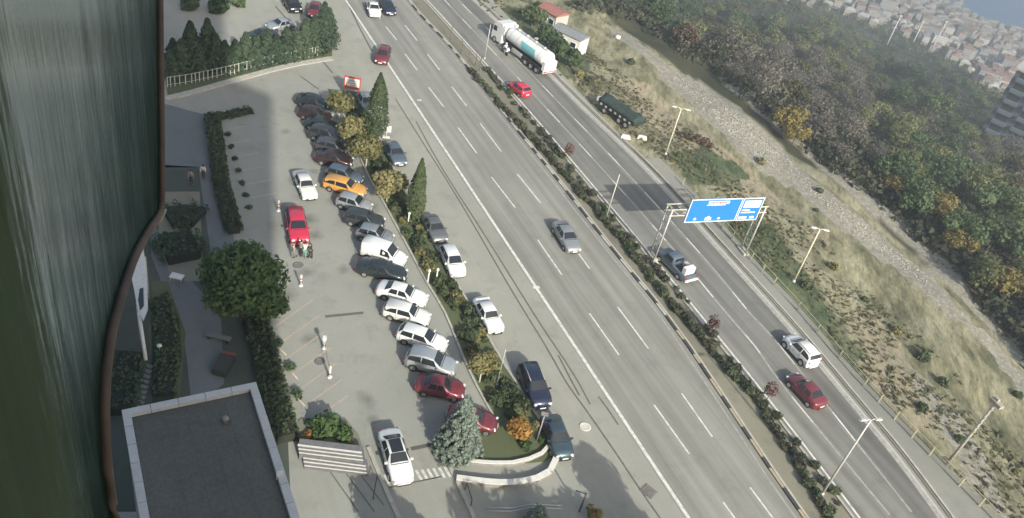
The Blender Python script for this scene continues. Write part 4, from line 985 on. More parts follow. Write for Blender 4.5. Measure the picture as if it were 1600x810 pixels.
def pole(base, hgt, label, mat, r_=.07):
    e = empty('lamp_post', base); tag(e, label, 'post'); mb = MB(); mb.tube([(0, 0, -.2), (0, 0, hgt)], [r_, r_*.6], 8); mb.build('shaft', mat, e)
    mb = MB(); mb.lathe((0, 0, 0), [(.16, 0), (.16, .04), (.1, .2)], 8); mb.build('base_plate', mat, e); mb = MB(); mb.lathe((0, 0, hgt), [(r_*.7, 0), (r_*.9, .06), (.01, .1)], 8); mb.build('finial', mat, e)
pole(G(947, 340), 5.6, 'plain pale post in the median hedge left of the sign gantry', CREAMS)
pole(G(757, 92), 5.0, 'slim grey post in the median beside the tanker cab', GALV)
# old concrete utility pole on the bank
e = empty('utility_pole', T(1478, 727)); tag(e, 'weathered concrete utility pole on the slope at the lower right', 'utility pole')
CONP = plain('old_concrete', (.33, .31, .27), .9, var=.25)
mb = MB(); mb.tube([(0, 0, -.5), (.12, 0, 8.1)], [.16, .10], 8); mb.build('shaft', CONP, e)
for k in range(6):
    mb = MB(); mb.box((.1, 0, 4.6+k*.55), (.1, .38, .08)); mb.build('step_bracket', GALV, e)
mb = MB(); mb.box((.15, 0, 8.05), (.45, 1.1, .3), .5); mb.box((.15, .15, 8.3), (.3, .3, .3), .5); mb.build('crossarm', CONP, e)

def gantry():
    A = G(1019, 402); B = G(1160, 394); d = (B-A); L = d.length; ang = math.atan2(d.y, d.x)
    e = empty('sign_gantry', A); tag(e, 'lattice steel gantry over the right carriageway carrying the blue sign', 'sign gantry'); e.rotation_euler = (0, 0, ang)
    HB = 5.75
    for x in (0, L):
        for yy in (-.5, .5):
            mb = MB(); mb.tube([(x, yy, 0), (x, yy, HB+.7)], .085, 8); mb.build('leg', GALV, e)
        mb = MB(); n = 9
        for k in range(n):
            z0_, z1_ = HB*k/n, HB*(k+1)/n; s = 1 if k % 2 else -1; mb.tube([(x, s*.5, z0_), (x, -s*.5, z1_)], .028, 5)
            mb.tube([(x, -.5, z1_), (x, .5, z1_)], .022, 5)
        mb.build('leg_bracing', GALV, e)
        mb = MB(); mb.box((x, 0, .15), (.7, 1.5, .3)); mb.build('footing', KERB, e)
    for yy in (-.5, .5):
        for zz in (HB, HB+.75):
            mb = MB(); mb.tube([(-.2, yy, zz), (L+.3, yy, zz)], .07, 8); mb.build('beam', CREAMS, e)
    mb = MB(); n = 11
    for k in range(n):
        x0, x1 = L*k/n, L*(k+1)/n
        for yy in (-.5, .5): mb.tube([(x0, yy, HB if k % 2 else HB+.75), (x1, yy, HB+.75 if k % 2 else HB)], .03, 5)
        mb.tube([(x0, -.5, HB), (x0, .5, HB)], .03, 5); mb.tube([(x0, -.5, HB+.75), (x0, .5, HB+.75)], .03, 5)
    mb.build('beam_bracing', GALV, e)
    # the sign, facing the viewer (towards the traffic)
    se = empty('road_sign', (0, 0, 0)); tag(se, 'large blue direction sign with a white panel hung on the gantry', 'road sign'); 
    BLU = plain('sign_blue', (.022, .19, .62), .4, var=.04, vs=.6); WH = plain('sign_white', (.82, .84, .86), .4); RD = plain('sign_red', (.55, .04, .06), .4)
    x0, x1 = 1.65, 10.45; zb, zt = HB-.75, HB+2.15; y0 = -.72
    xm = x0+(x1-x0)*.70
    def bx(nm, xa, xb, za, zc, y, mat, th=.03):
        m_ = MB(); m_.box(((xa+xb)/2, y, (za+zc)/2), (xb-xa, th, zc-za)); return m_.build(nm, mat, se)
    bx('board', x0, xm-.04, zb, zt, y0, BLU, .06); bx('board', xm+.04, x1, zb, zt, y0, BLU, .06)
    for xa, xb in ((x0, xm-.04), (xm+.04, x1)):
        m_ = MB(); m_.box(((xa+xb)/2, y0-.045, zt-.06), (xb-xa-.04, .02, .09)); m_.box(((xa+xb)/2, y0-.045, zb+.06), (xb-xa-.04, .02, .09))
        m_.box((xa+.06, y0-.045, (zb+zt)/2), (.08, .02, zt-zb-.22)); m_.box((xb-.06, y0-.045, (zb+zt)/2), (.08, .02, zt-zb-.22)); m_.build('border', WH, se)
    W_ = xm-x0
    bx('name_plate', x0+W_*.34, x0+W_*.74, zt-.62, zt-.28, y0-.05, WH); 
    m_ = MB(); xx = x0+W_*.36
    while xx < x0+W_*.72:
        w2 = random.uniform(.1, .2); m_.box((xx+w2/2, y0-.075, zt-.45+random.uniform(-.02, .03)), (w2*.8, .02, random.choice((.16, .2, .24)))); xx += w2+.04
    m_.build('lettering', RD, se)
    bx('lettering', x0+W_*.32, x0+W_*.68, zt-.80, zt-.72, y0-.05, WH)
    for fx, ww, hh in ((.16, .32, .2), (.38, .75, .34), (.62, .34, .16)):
        cx = x0+W_*fx; m_ = MB(); m_.box((cx+ww/2, y0-.055, zb+.42), (ww, .02, hh)); m_.box((cx+ww/2, y0-.055, zb+.42+hh*.75), (ww*.35, .02, hh*.4)); m_.build('lettering', WH, se)
    W2 = x1-xm
    bx('white_panel', xm+.35, x1-.3, zt-1.25, zt-.35, y0-.05, WH)
    for k, (a_, b2, zz) in enumerate(((.12, .5, 1.55), (.12, .78, 1.85))): bx('lettering', xm+W2*a_, xm+W2*b2, zt-zz-.06, zt-zz+.06, y0-.05, WH)
    for a_, b2 in ((.10, .48), (.62, .82)): bx('lettering', xm+W2*a_, xm+W2*b2, zb+.28, zb+.52, y0-.05, WH)
    for fx in (.2, .8):
        m_ = MB(); m_.box((x0+(x1-x0)*fx, y0+.1, (zb+zt)/2), (.1, .14, zt-zb)); m_.build('bracket', GALV, se)
    se.location = A; se.rotation_euler = (0, 0, ang)
gantry()
# advertising board by the garden tip
def adboard():
    e = empty('advertising_board', G(549, 150)); tag(e, 'red and white advertising board at the far tip of the garden', 'advertising board')
    redm = plain('board_red', (.45, .07, .05), .5)
    for x in (-.75, .75):
        mb = MB(); mb.tube([(x, 0, 0), (x, 0, 1.0)], .05, 8); mb.build('leg', redm, e)
    mb = MB(); mb.box((0, 0, 1.75), (2.0, .16, 1.6)); mb.build('frame', redm, e)
    mb = MB(); mb.box((0, -.1, 1.85), (1.75, .03, 1.05)); mb.build('panel', WCAP, e)
    mb = MB()
    for k in range(3): mb.box((.1*(k-1), -.13, 2.1-.3*k), (1.2-.25*k, .02, .07))
    mb.build('lettering', plain('letter_blue', (.12, .16, .35), .5), e); e.rotation_euler = (0, 0, R(5))
adboard()
# white sign by the far cypress
e = empty('notice_sign', G(603, 218)); tag(e, 'small white sign on a post between the far cypress and a parked car', 'sign')
mb = MB(); mb.tube([(0, 0, 0), (0, 0, 1.1)], .045, 8); mb.build('post', GALV, e)
mb = MB(); mb.box((0, 0, 1.4), (.95, .07, .8)); mb.build('panel', WCAP, e); mb = MB(); mb.box((0, 0, .3), (.8, .3, .16)); mb.build('base', WCAP, e); e.rotation_euler = (0, 0, R(10))
# garden lamps / statues
for p, lb in (((640, 330), 'slim white garden post in front of the second cypress'), ((681, 440), 'white garden post low in the strip beside the long dark saloon'), ((637, 352), 'thin pale garden post on the left kerb near the silver hatchback'), ((668, 442), 'thin post leaning over the left kerb beside the white saloon')):
    e = empty('garden_post', G(*p)); tag(e, lb, 'garden post'); mb = MB(); mb.lathe((0, 0, .1), [(.09, 0), (.07, .1), (.06, 1.2)], 10); mb.build('shaft', WCAP, e); mb = MB(); mb.lathe((0, 0, 1.3), [(.07, 0), (.14, .08), (.14, .22), (.05, .32)], 10); mb.build('lantern', WCAP, e)
pole(G(776, 602), 4.2, 'slim grey post in the garden beside the small yellow-green tree', GALV, .035)
e = empty('kerb_lamp', G(838, 690)); tag(e, 'dark leaning lamp post on the garden kerb behind the teal saloon', 'street lamp')
mb = MB(); mb.tube([(0, 0, 0), (0, 0, 3.2)], .06, 8); mb.build('pole', GSTONE, e); mb = MB(); mb.box((0, 0, 3.25), (.55, .3, .1)); mb.build('lamp_head', GSTONE, e)
e = empty('corner_lamp', G(905, 800)); tag(e, 'dark lamp post with a short arm at the bottom edge right of the small spruce', 'street lamp')
mb = MB(); mb.tube([(0, 0, 0), (0, 0, 2.2)], .06, 8); mb.build('pole', TRIM, e); mb = MB(); mb.tube([(0, 0, 2.2), (-.8, 0, 2.25)], .05, 6); mb.build('arm', TRIM, e)
# exit gate: barrier, machine, rails
e = empty('barrier_gate', G(611, 708)); tag(e, 'raised-arm parking barrier with dark cabinet beside the leaving white saloon', 'barrier')
mb = MB(); mb.box((0, 0, .5), (.4, .4, 1.0), 0, (.9, .9)); mb.build('cabinet', TRIM, e); mb = MB(); mb.box((0, 0, 1.04), (.45, .45, .08)); mb.build('lid', PLATE, e)
mb = MB(); mb.box((.6, .05, .8), (1.3, .07, .1)); mb.build('arm', TRIM, e)
e = empty('speed_hump', G(718, 690)); 
lines('speed_hump', [((642, 702), (684, 693))], .35, plain('dark_rubber', (.10, .095, .085), .8, var=.2), .018)
bpy.data.objects.remove(e)
mb = MB(); gp = [(700, 693), (689, 700), (689, 708), (696, 712)]
mb.tube([G(*p, .55) for p in gp], .06, 8)
for p in gp: mb.tube([G(*p, 0), G(*p, .58)], .04, 6)
tag(mb.build('hoop_guard', IRON), 'dark curved hoop guard at the foot of the blue spruce', 'hoop guard')
for p, q, lb in (((583, 780), (588, 752), 'short grey rail left of the exit road at the bottom'), ((735, 792), (727, 765), 'short dark rail right of the exit road at the bottom')):
    mb = MB(); A, B = G(*p), G(*q); mb.tube([A, A+Vector((0, 0, .8)), B+Vector((0, 0, .8)), B], .04, 8); tag(mb.build('guard_rail', TRIM), lb, 'railing')
# stairs with white nosings
def stairs():
    e = empty('staircase', G(462, 725)); tag(e, 'garden steps with white nosings below the planter', 'staircase'); o_ = e.location.copy()
    st_m = plain('step_stone', (.15, .152, .155), .85, var=.2)
    base = [((466, 694), (566, 706)), ((467, 700), (567, 712)), ((468, 706), (568, 718)), ((474, 714), (572, 727)), ((475, 720), (573, 732)), ((476, 726), (574, 738))]
    zt = [.9, .78, .66, .45, .33, .21]
    for k, (a, b2) in enumerate(base):
        A, B = G(*a, zt[k])-o_, G(*b2, zt[k])-o_; d = (B-A); c = (A+B)/2; ang = math.atan2(d.y, d.x)
        mb = MB(); mb.box((c.x, c.y+.15, zt[k]/2), (d.length, .75, zt[k]), ang); mb.build('step', st_m, e)
        mb = MB(); mb.box((c.x, c.y-.1, zt[k]+.012), (d.length, .10 if k not in (0,) else .15, .022), ang); mb.build('nosing', WCAP, e)
stairs()
# guard railing along the walkway
def railing():
    P = roadoff(RP, 0); P = smooth_pts([p for p in P], 2.0); P = P[2:]
    o_ = P[0].copy(); e = empty('railing', o_); tag(e, 'long pale yellow railing along the walkway on the right side', 'railing')
    L_ = [p-o_ for p in P]
    for z_, r_ in ((1.08, .032), (.72, .02), (.38, .02)):
        mb = MB(); mb.tube([p+Vector((0, 0, z_)) for p in L_], r_, 6); mb.build('rail', YELS, e)
    n = 0
    for p, q in zip(L_, L_[1:]):
        mb = MB(); mb.box((p.x, p.y, .53), (.14, .12, 1.1), -YAW+.6); mb.build('post', YELS, e); n += 1
    # extra close rails on the nearest stretch
    m_ = [p for p in L_ if (p+o_).xy.length < 78]
    for z_ in (.2, .55, .9):
        if len(m_) > 2: mb = MB(); mb.tube([p+Vector((0, 0, z_)) for p in m_], .018, 5); mb.build('rail', YELS, e)
railing()
def rail2():   # short stretch beyond the gantry up to the trailer
    P = [T(*p) for p in ((1008, 222), (1020, 240))]
# fence in front of the fir hedge
def picket(px, label, hgt, mat, gap=.9):
    P = smooth_pts([G(*p) for p in px], gap); o_ = P[0].copy(); e = empty('picket_fence', o_); tag(e, label, 'fence')
    mb = MB()
    for z_ in (.25, hgt-.12): mb.tube([p-o_+Vector((0, 0, z_+.1)) for p in P], .03, 5)
    mb.build('rail', mat, e)
    for i, p in enumerate(P[:98]):
        mb = MB(); mb.box((p.x-o_.x, p.y-o_.y, hgt/2+.05), (.1, .05, hgt)); mb.build('picket', mat, e)
picket([(262, 137), (300, 131), (360, 118), (420, 103), (496, 88)], 'pale picket fence in front of the fir hedge at the upper left', 1.3, plain('old_white_paint', (.45, .46, .42), .8, var=.2), .55)
# cabins
def cabin(a, b_, wid, hgt, roofm, wallm, label, name, endm=None):
    A, B = T(*a), T(*b_); d = B-A; d.z = 0; L = d.length; c = (A+B)/2; z = min(A.z, B.z)-.1
    e = empty(name, (c.x, c.y, z)); tag(e, label, 'cabin'); h = hgt
    mb = MB(); mb.box((0, 0, h/2), (L, wid, h)); mb.build('wall', wallm, e)
    mb = MB(); mb.loft([[(x, -wid/2-.2, h+.01), (x, 0, h+.5), (x, wid/2+.2, h+.01), (x, wid/2+.2, h-.06), (x, -wid/2-.2, h-.06)] for x in (-L/2-.2, L/2+.2)], True, True, False); mb.build('roof', roofm, e)
    for k in (-.28, .08):
        for s in (1, -1):
            f = MB(); f.box((L*k, s*(wid/2+.02), h*.58), (1.1, .06, .9)); fo = f.build('window', PLATE, e); g = MB(); g.box((L*k, s*(wid/2+.06), h*.58), (.9, .03, .7)); g.build('pane', GLASS, fo)
    f = MB(); f.box((L*.33, (wid/2+.03), 1.0), (.9, .05, 2.0)); f.build('door', plain('cabin_door', (.3, .32, .33), .6), e)
    e.rotation_euler = (0, 0, math.atan2(d.y, d.x)); return e
cabin((908, 86), (868, 60), 2.7, 2.8, plain('grey_roof_sheet', (.20, .215, .225), .7, var=.15), plain('cabin_white', (.66, .66, .62), .7, var=.08), 'long white cabin with a grey roof on the verge', 'site_cabin')
cabin((874, 50), (848, 32), 2.9, 2.9, plain('red_roof_sheet', (.30, .13, .11), .75, var=.2), plain('cabin_cream', (.45, .44, .40), .7, var=.1), 'small cabin with a faded red roof behind the grey-roofed one', 'site_cabin')
# white canopy beside the courtyard
def canopy():
    e = empty('canopy_wall', G(222, 480)); tag(e, 'white pointed canopy at the edge of the glossy wall, left of the round tree', 'canopy'); o_ = e.location
    Z = 5.0; px = [(224, 384), (230, 440), (231, 482), (224, 500), (216, 488), (210, 455), (204, 425), (206, 410)]
    P = [G(*p, Z)-o_ for p in px]; mb = MB(); mb.prism([(p.x, p.y) for p in P], Z-.15, Z); mb.build('roof', plain('canopy_white', (.62, .62, .58), .7, var=.1), e)
    hp = [(218, 452), (224, 450), (225, 478), (219, 486), (216, 470)]; P = [G(*p, Z)-o_ for p in hp]; mb = MB(); mb.prism([(p.x, p.y) for p in P], Z-.1, Z+.03); mb.build('roof_light', GLASS, e)
    mb = MB(); mb.tube([G(217, 488, Z)-o_, G(228, 563, 3.0)-o_], .13, 8); mb.build('gutter', WCAP, e)
    for p in ((226, 400), (214, 470)): g = G(*p, Z)-o_; mb = MB(); mb.tube([(g.x, g.y, 0), (g.x, g.y, Z-.15)], .1, 8); mb.build('column', GALV, e)
canopy()
# ================================================================== PLANTS
LF = {
 'dark': leaf_mat('leaf_dark_green', [(0.047, 0.079, 0.042), (0.088, 0.134, 0.065), (0.142, 0.196, 0.092)]),
 'olive': leaf_mat('leaf_olive', [(0.099, 0.116, 0.056), (0.170, 0.191, 0.084), (0.250, 0.261, 0.124)]),
 'round': leaf_mat('leaf_fresh_green', [(0.056, 0.097, 0.039), (0.097, 0.160, 0.061), (0.150, 0.222, 0.089)]),
 'brown': leaf_mat('leaf_brown', [(0.095, 0.077, 0.056), (0.164, 0.130, 0.090), (0.242, 0.190, 0.130)]),
 'grey': leaf_mat('bare_twigs', [(0.097, 0.092, 0.081), (0.167, 0.159, 0.138), (0.248, 0.230, 0.194)]),
 'yellow': leaf_mat('leaf_yellow', [(.16, .135, .05), (.25, .21, .075), (.34, .285, .11)]),
 'khaki': leaf_mat('leaf_khaki', [(0.154, 0.154, 0.069), (0.255, 0.239, 0.109), (0.371, 0.331, 0.171)]),
 'orange': leaf_mat('leaf_orange', [(0.242, 0.132, 0.033), (0.418, 0.242, 0.066), (0.550, 0.352, 0.121)]),
 'cypress': leaf_mat('leaf_cypress', [(0.065, 0.095, 0.047), (0.110, 0.146, 0.069), (0.160, 0.197, 0.095)]),
 'spruce': leaf_mat('needle_blue_grey', [(0.181, 0.228, 0.188), (0.302, 0.362, 0.310), (0.454, 0.528, 0.469)]),
 'fir': leaf_mat('needle_fir', [(0.046, 0.074, 0.048), (0.074, 0.111, 0.068), (0.111, 0.150, 0.088)]),
 'hedge': leaf_mat('leaf_hedge', [(0.054, 0.078, 0.040), (0.093, 0.121, 0.062), (0.147, 0.171, 0.093)]),
 'moss': leaf_mat('leaf_moss', [(.075, .08, .042), (.12, .12, .062), (.175, .165, .09)]),
 'dust': leaf_mat('leaf_dusty', [(.075, .08, .052), (.115, .122, .082), (.16, .165, .115)]),
 'red': leaf_mat('leaf_red', [(.12, .085, .075), (.19, .125, .11), (.25, .16, .14)]),
}
rg = np.random.default_rng(11)
def leaves(name, P, N, size, mat, droop=0, asp=1.0):
    """many small two-triangle leaf clumps at points P facing roughly N"""
    n = len(P); nn = N+rg.normal(0, .55, (n, 3)); nn /= np.linalg.norm(nn, axis=1, keepdims=True)+1e-9
    a = np.cross(nn, rg.normal(0, 1, (n, 3))); a /= np.linalg.norm(a, axis=1, keepdims=True)+1e-9; b = np.cross(nn, a)
    s = size*rg.uniform(.55, 1.35, (n, 1)); a = a*s*asp; b = b*s*.7
    V = np.stack([P-a-b*.3, P+b, P+a-b*.2, P-b], 1).reshape(-1, 3)
    F = np.arange(4*n).reshape(n, 4)
    me = bpy.data.meshes.new(name); me.from_pydata(V.tolist(), [], F.tolist()); me.materials.append(mat); return me
def lobes(n_l, rad, hz, flat_=.8, spread=.6, z0=0):
    L = []
    for _ in range(n_l):
        a = rg.uniform(0, 6.283); r_ = rad*spread*math.sqrt(rg.uniform(0, 1)); L.append((r_*math.cos(a), r_*math.sin(a), z0+hz*rg.uniform(.25, .8), rad*rg.uniform(.32, .55)))
    return L
def blob_pts(L, n, flat_=.8):
    tot = sum(l[3]**2 for l in L); P = []; N = []
    for x, y, z, r_ in L:
        k = max(8, int(n*r_*r_/tot)); d = rg.normal(0, 1, (k, 3)); d /= np.linalg.norm(d, axis=1, keepdims=True)
        rr = r_*rg.uniform(.62, 1.08, (k, 1)); P.append(np.array([x, y, z])+d*rr*np.array([1, 1, flat_])); N.append(d)
    return np.concatenate(P), np.concatenate(N)
def link(name, me, parent=None):
    o = bpy.data.objects.new(name, me); C.objects.link(o)
    if parent: o.parent = parent
    return o
def trunk_mb(h, r_, limbs=4, spread=1.2, top=None):
    mb = MB(); top = top or h*1.25
    mb.tube([(0, 0, -.5), (.03*h, .02*h, h*.5), (0, 0, h), (.05, 0, top)], [r_*1.25, r_*.9, r_*.7, r_*.2], 7)
    for k in range(limbs):
        a = 6.283*k/limbs+rg.uniform(0, .8); z = h*rg.uniform(.75, 1.0); q = spread*rg.uniform(.7, 1.1)
        mb.tube([(0, 0, z), (q*.5*math.cos(a), q*.5*math.sin(a), z+q*.45), (q*math.cos(a), q*math.sin(a), z+q*.75)], [r_*.5, r_*.35, r_*.12], 5)
    return mb
def tree(name, loc, crown_me, tr_mb, label, cat='tree', grp=None, bark=BARK, rz=0, sc=1, tname='trunk'):
    e = empty(name, loc, rz); tag(e, label, cat, grp); link('crown', crown_me, e)
    if tr_mb: tr_mb.build(tname, bark, e)
    e.scale = (sc, sc, sc); return e
# big round tree
P, N = blob_pts([(0, 0, 5.6, 2.5), (1.7, .3, 5.0, 1.9), (-1.6, .8, 5.0, 1.8), (.4, -1.8, 5.0, 1.8), (.2, 1.8, 5.2, 1.8), (-1.2, -1.4, 4.3, 1.7), (1.8, -1.5, 4.0, 1.6), (2.6, -.9, 3.2, 1.2)], 7500, .95)
b0_ = G(378, 505); tree('round_tree', (b0_.x, b0_.y, 0), leaves('crown', P, N, .20, LF['round']), trunk_mb(3.6, .22, 6, 2.2), 'big round green tree at the edge of the shadow left of the car park', rz=.3)
# cypresses
def cypress(base, h, w_, label):
    n = 4200; z = rg.uniform(0, 1, n)**.85; prof = np.interp(z, [0, .1, .35, .6, .85, 1], [.35, .8, 1, .72, .36, .03])
    a = rg.uniform(0, 6.283, n); rr = w_*prof*rg.uniform(.72, 1.12, n)*(1+.12*np.sin(a*3+z*9)); P = np.stack([rr*np.cos(a), rr*np.sin(a), .3+z*h], 1); N = np.stack([np.cos(a), np.sin(a), np.full(n, .35)], 1)
    me = leaves('crown', P, N, .17, LF['cypress'], asp=.55)
    # double tip
    mb = MB(); mb.tube([(0, 0, -.2), (0, 0, h*.8)], [.14, .04], 7); return tree('cypress_tree', base, me, mb, label, 'cypress')
cypress(G(585, 215), 7.9, 1.35, 'far cypress, the broader and taller of the two, beside the blue-grey parked saloon')
cypress(G(646, 345), 7.2, .92, 'nearer, slimmer cypress behind the parked grey saloon')
# small yellowing trees in the garden strip
def small_tree(base, mat, r_, h, label, cat='tree', n=1500, leaf=.19, bark=PALEBARK):
    P, N = blob_pts([(0, 0, h, r_*.7)]+lobes(7, r_, r_*1.0, spread=.65, z0=h-r_*.55), n, .75)
    return tree('garden_tree', base, leaves('crown', P, N, leaf, LF[mat]), trunk_mb(h*.75, .075, 4, r_*.6, h), label, cat, bark=bark, rz=rg.uniform(0, 6))
small_tree(G(530, 186), 'khaki', 2.1, 2.4, 'olive-yellow tree behind the advertising board at the far end of the garden')
small_tree(G(545, 232), 'khaki', 2.0, 2.6, 'khaki tree left of the far cypress')
small_tree(G(571, 262), 'khaki', 2.2, 2.7, 'khaki tree with a white trunk right behind the brown saloon', n=1900)
small_tree(G(604, 316), 'khaki', 2.0, 2.6, 'yellow-brown tree with a white trunk behind the orange taxi', n=1900)
small_tree(G(749, 598), 'khaki', 1.35, 2.3, 'small yellow-green tree with a pale trunk beside the silver off-roader', leaf=.15)
small_tree(G(805, 682), 'orange', 1.15, 1.1, 'low orange-leaved bush near the garden tip', n=1100, leaf=.2)
# blue spruce
def spruce(base, h, w_, label, sc=1):
    P = []; N = []; B = MB()
    B.tube([(0, 0, -.1), (0, 0, h*.96)], [.17, .02], 8)
    for t in range(19):
        z = .35+(h-.5)*(t/18)**1.02; L_ = w_*(1-(z/h)**1.25)*.98+.12; nb = max(5, int(15-9*t/18))
        for k in range(nb):
            a = 6.283*(k+rg.uniform(-.25, .25))/nb+t*.7; l = L_*rg.uniform(.85, 1.1); m_ = max(6, int(20*l))
            for q in np.linspace(.2, 1, m_):
                c = np.array([l*q*math.cos(a), l*q*math.sin(a), z-.22*l*q+.18*l*q*q])
                for _ in range(3): P.append(c+rg.normal(0, .06+.03*q, 3)); N.append([math.cos(a)*.4, math.sin(a)*.4, .9])
            B.tube([(0, 0, z), (l*.6*math.cos(a), l*.6*math.sin(a), z-.1*l)], [.025, .008], 4, False)
    P = np.array(P); N = np.array(N)
    return tree('blue_spruce', base, leaves('crown', P, N, .13, LF['spruce'], asp=.8), B, label, 'spruce', sc=sc)
spruce(G(713, 704), 6.0, 1.85, 'blue spruce standing at the corner of the exit beside the wine red car')
spruce(G(836, 822), 2.2, .9, 'small blue spruce cut off by the bottom edge')
small_tree(G(925, 812), 'yellow', .7, .7, 'small yellow-green bush at the bottom edge beside the dark lamp post', n=500, leaf=.13)
# fir hedge behind the picket fence
FG = 'firs in the hedge at the upper left'
def conif(h, w_, n, mat, leaf=.22):
    z = rg.uniform(0, 1, n)**.8; a = rg.uniform(0, 6.283, n); prof = (1-z)**.75*(1+.18*np.sin(z*34))
    rr = w_*prof*rg.uniform(.6, 1.1, n)+.05; P = np.stack([rr*np.cos(a), rr*np.sin(a), .2+z*h], 1); N = np.stack([np.cos(a), np.sin(a), np.full(n, .4)], 1)
    return leaves('crown', P, N, leaf, LF[mat])
firm = [conif(4.2, 1.5, 1500, 'fir'), conif(3.6, 1.35, 1300, 'fir'), conif(5.4, 1.6, 1800, 'fir')]
tr_me = None
spots = [(268, 118, 1), (284, 112, 0), (300, 104, 2), (312, 108, 1), (326, 100, 2), (338, 106, 0), (272, 100, 1), (352, 108, 0), (368, 104, 1), (384, 100, 0), (400, 98, 1), (416, 94, 0), (432, 92, 1), (447, 88, 0), (462, 85, 1), (476, 80, 0), (490, 76, 0), (504, 70, 2), (512, 60, 0)]
left = ['in the shade', 'in the sun']
fir_names = {0: 'leftmost fir of the hedge, next to the rusty trim', 2: 'tall pointed fir in the shaded part of the hedge, the left of two', 4: 'tall pointed fir in the shaded part of the hedge, the right of two', 17: 'tall fir at the right end of the hedge by the junction'}
def trunk_mesh(h, r_): mb = MB(); mb.tube([(0, 0, -.3), (0, 0, h)], [r_, r_*.3], 6); return mb.mesh('trunk', BARK)
ftm = trunk_mesh(3.0, .12)
for i, (x, y, k) in enumerate(spots):
    e = empty('fir_tree', G(x, y+4), rg.uniform(0, 6)); s = float(rg.uniform(.9, 1.1)); e.scale = (s, s, s)
    lb = fir_names.get(i, 'fir in the shaded left half of the clipped hedge' if x < 345 else 'fir in the sunlit right half of the clipped hedge')
    tag(e, lb, 'fir tree', FG); link('crown', firm[k], e); link('trunk', ftm, e)
# little round trees in the far shaded lot and bushes
shrub_me = {}
def shrub_mesh(mat, key=0, n=420, r_=.8, leaf=.16, flat_=.75):
    k = (mat, key, n, r_)
    if k not in shrub_me:
        P, N = blob_pts([(0, 0, r_*.5, r_*.7)]+lobes(4, r_, r_*.7, spread=.55), n, flat_); P[:, 2] = np.abs(P[:, 2])+.02; shrub_me[k] = leaves('shrub', P, N, leaf, LF[mat])
    return shrub_me[k]
def shrub(loc, mat, sc, label, key=0, cat='shrub', grp=None, name='shrub', **kw):
    o = link(name, shrub_mesh(mat, key, **kw)); o.location = loc; o.rotation_euler = (0, 0, rg.uniform(0, 6)); o.scale = (sc, sc, sc*rg.uniform(.85, 1.15)); tag(o, label, cat, grp); return o
for (x, y), s, lb in (((298, 14), 2.0, 'round dark tree at the top edge, leftmost of three in the shade'), ((343, 18), 2.3, 'round dark tree at the top edge, middle of three in the shade'), ((372, 10), 1.6, 'round dark tree at the top edge, rightmost of three in the shade')):
    shrub(G(x, y), 'dark', s, lb, 1, 'tree', name='round_topped_tree')
# hedge between driveway and bays in the shade
hm = {}
def hedge(px, wid, hgt, mat, label, dens=95, step=.6, z=0, name='hedge', leaf=.17):
    P = smooth_pts([G(*p) for p in px], step); o_ = P[0].copy(); PP = []; NN = []
    for p, q in zip(P, P[1:]):
        d = (q-p).normalized(); s = Vector((d.y, -d.x, 0))
        for _ in range(int(dens*(q-p).length*max(.6, hgt))):
            a = rg.uniform(-1, 1); zz = rg.uniform(0, 1); edge_ = rg.uniform() < .5
            if edge_: a = math.copysign(rg.uniform(.85, 1.05), a)
            else: zz = rg.uniform(.88, 1.06)
            b = p.lerp(q, rg.uniform())-o_+s*(a*wid/2*rg.uniform(.9, 1.1)); PP.append((b.x, b.y, zz*hgt+.05*math.sin(b.x*3+b.y*2))); NN.append((s.x*a*.6, s.y*a*.6, .8))
    me = leaves('foliage', np.array(PP), np.array(NN), leaf, LF[mat]); e = empty(name, o_); tag(e, label, 'hedge'); link('foliage', me, e)
    mb = MB(); strip(mb, [p-o_ for p in P], wid*.7, 0, hgt*.8, 1, True); mb.build('inner_branches', plain('hedge_core', (.025, .03, .018), .9), e); return e
hedge([(331, 186), (338, 230), (345, 285), (356, 330), (366, 366)], 1.5, .9, 'hedge', 'long low hedge between the shaded driveway and the parking bays')
hedge([(400, 500), (412, 550), (424, 600), (436, 650), (447, 692)], 1.8, 1.1, 'hedge', 'tall hedge running from the round tree down to the steps')
hedge([(336, 187), (352, 184), (372, 180), (392, 175)], 1.0, .6, 'hedge', 'short row of bushes closing the shaded end of the parking bays')
hedge([(262, 345), (290, 340), (312, 345)], 3.6, .8, 'dark', 'dark bed of bushes in the shaded courtyard below the brass clip')
hedge([(272, 375), (290, 410)], 4.0, 1.2, 'dark', 'dense dark shrubbery in the courtyard left of the round tree')
# small plants along the bays with pale stakes
BG = 'young plants with stakes along the hedge'
for k, (x, y) in enumerate(((441, 548), (459, 585), (470, 627), )):
    s = shrub(G(x-6, y-8), 'dark', .75, ('upper', 'middle', 'lowest')[k]+' of three dark young plants beside leaning stakes at the hedge', 2, 'plant', BG, 'young_plant', n=160)
    e = empty('stake', G(x+6, y+8)); tag(e, ('upper', 'middle', 'lowest')[k]+' of three pale stakes lying beside the young plants', 'stake', 'pale stakes beside the hedge'); o_ = e.location
    mb = MB(); A = G(x-9, y-9, .25)-o_; mb.tube([(0, 0, .06), A], .045, 6); mb.build('rod', plain('pale_wood', (.5, .42, .32), .8), e)
for k in range(7):
    x, y = 356+k*5.5, 212+k*19; shrub(G(x, y), 'dark', .55, 'small dark plant in the shaded row between the parking bays', 2, 'plant', 'small plants in the shaded bays', 'young_plant', n=160)
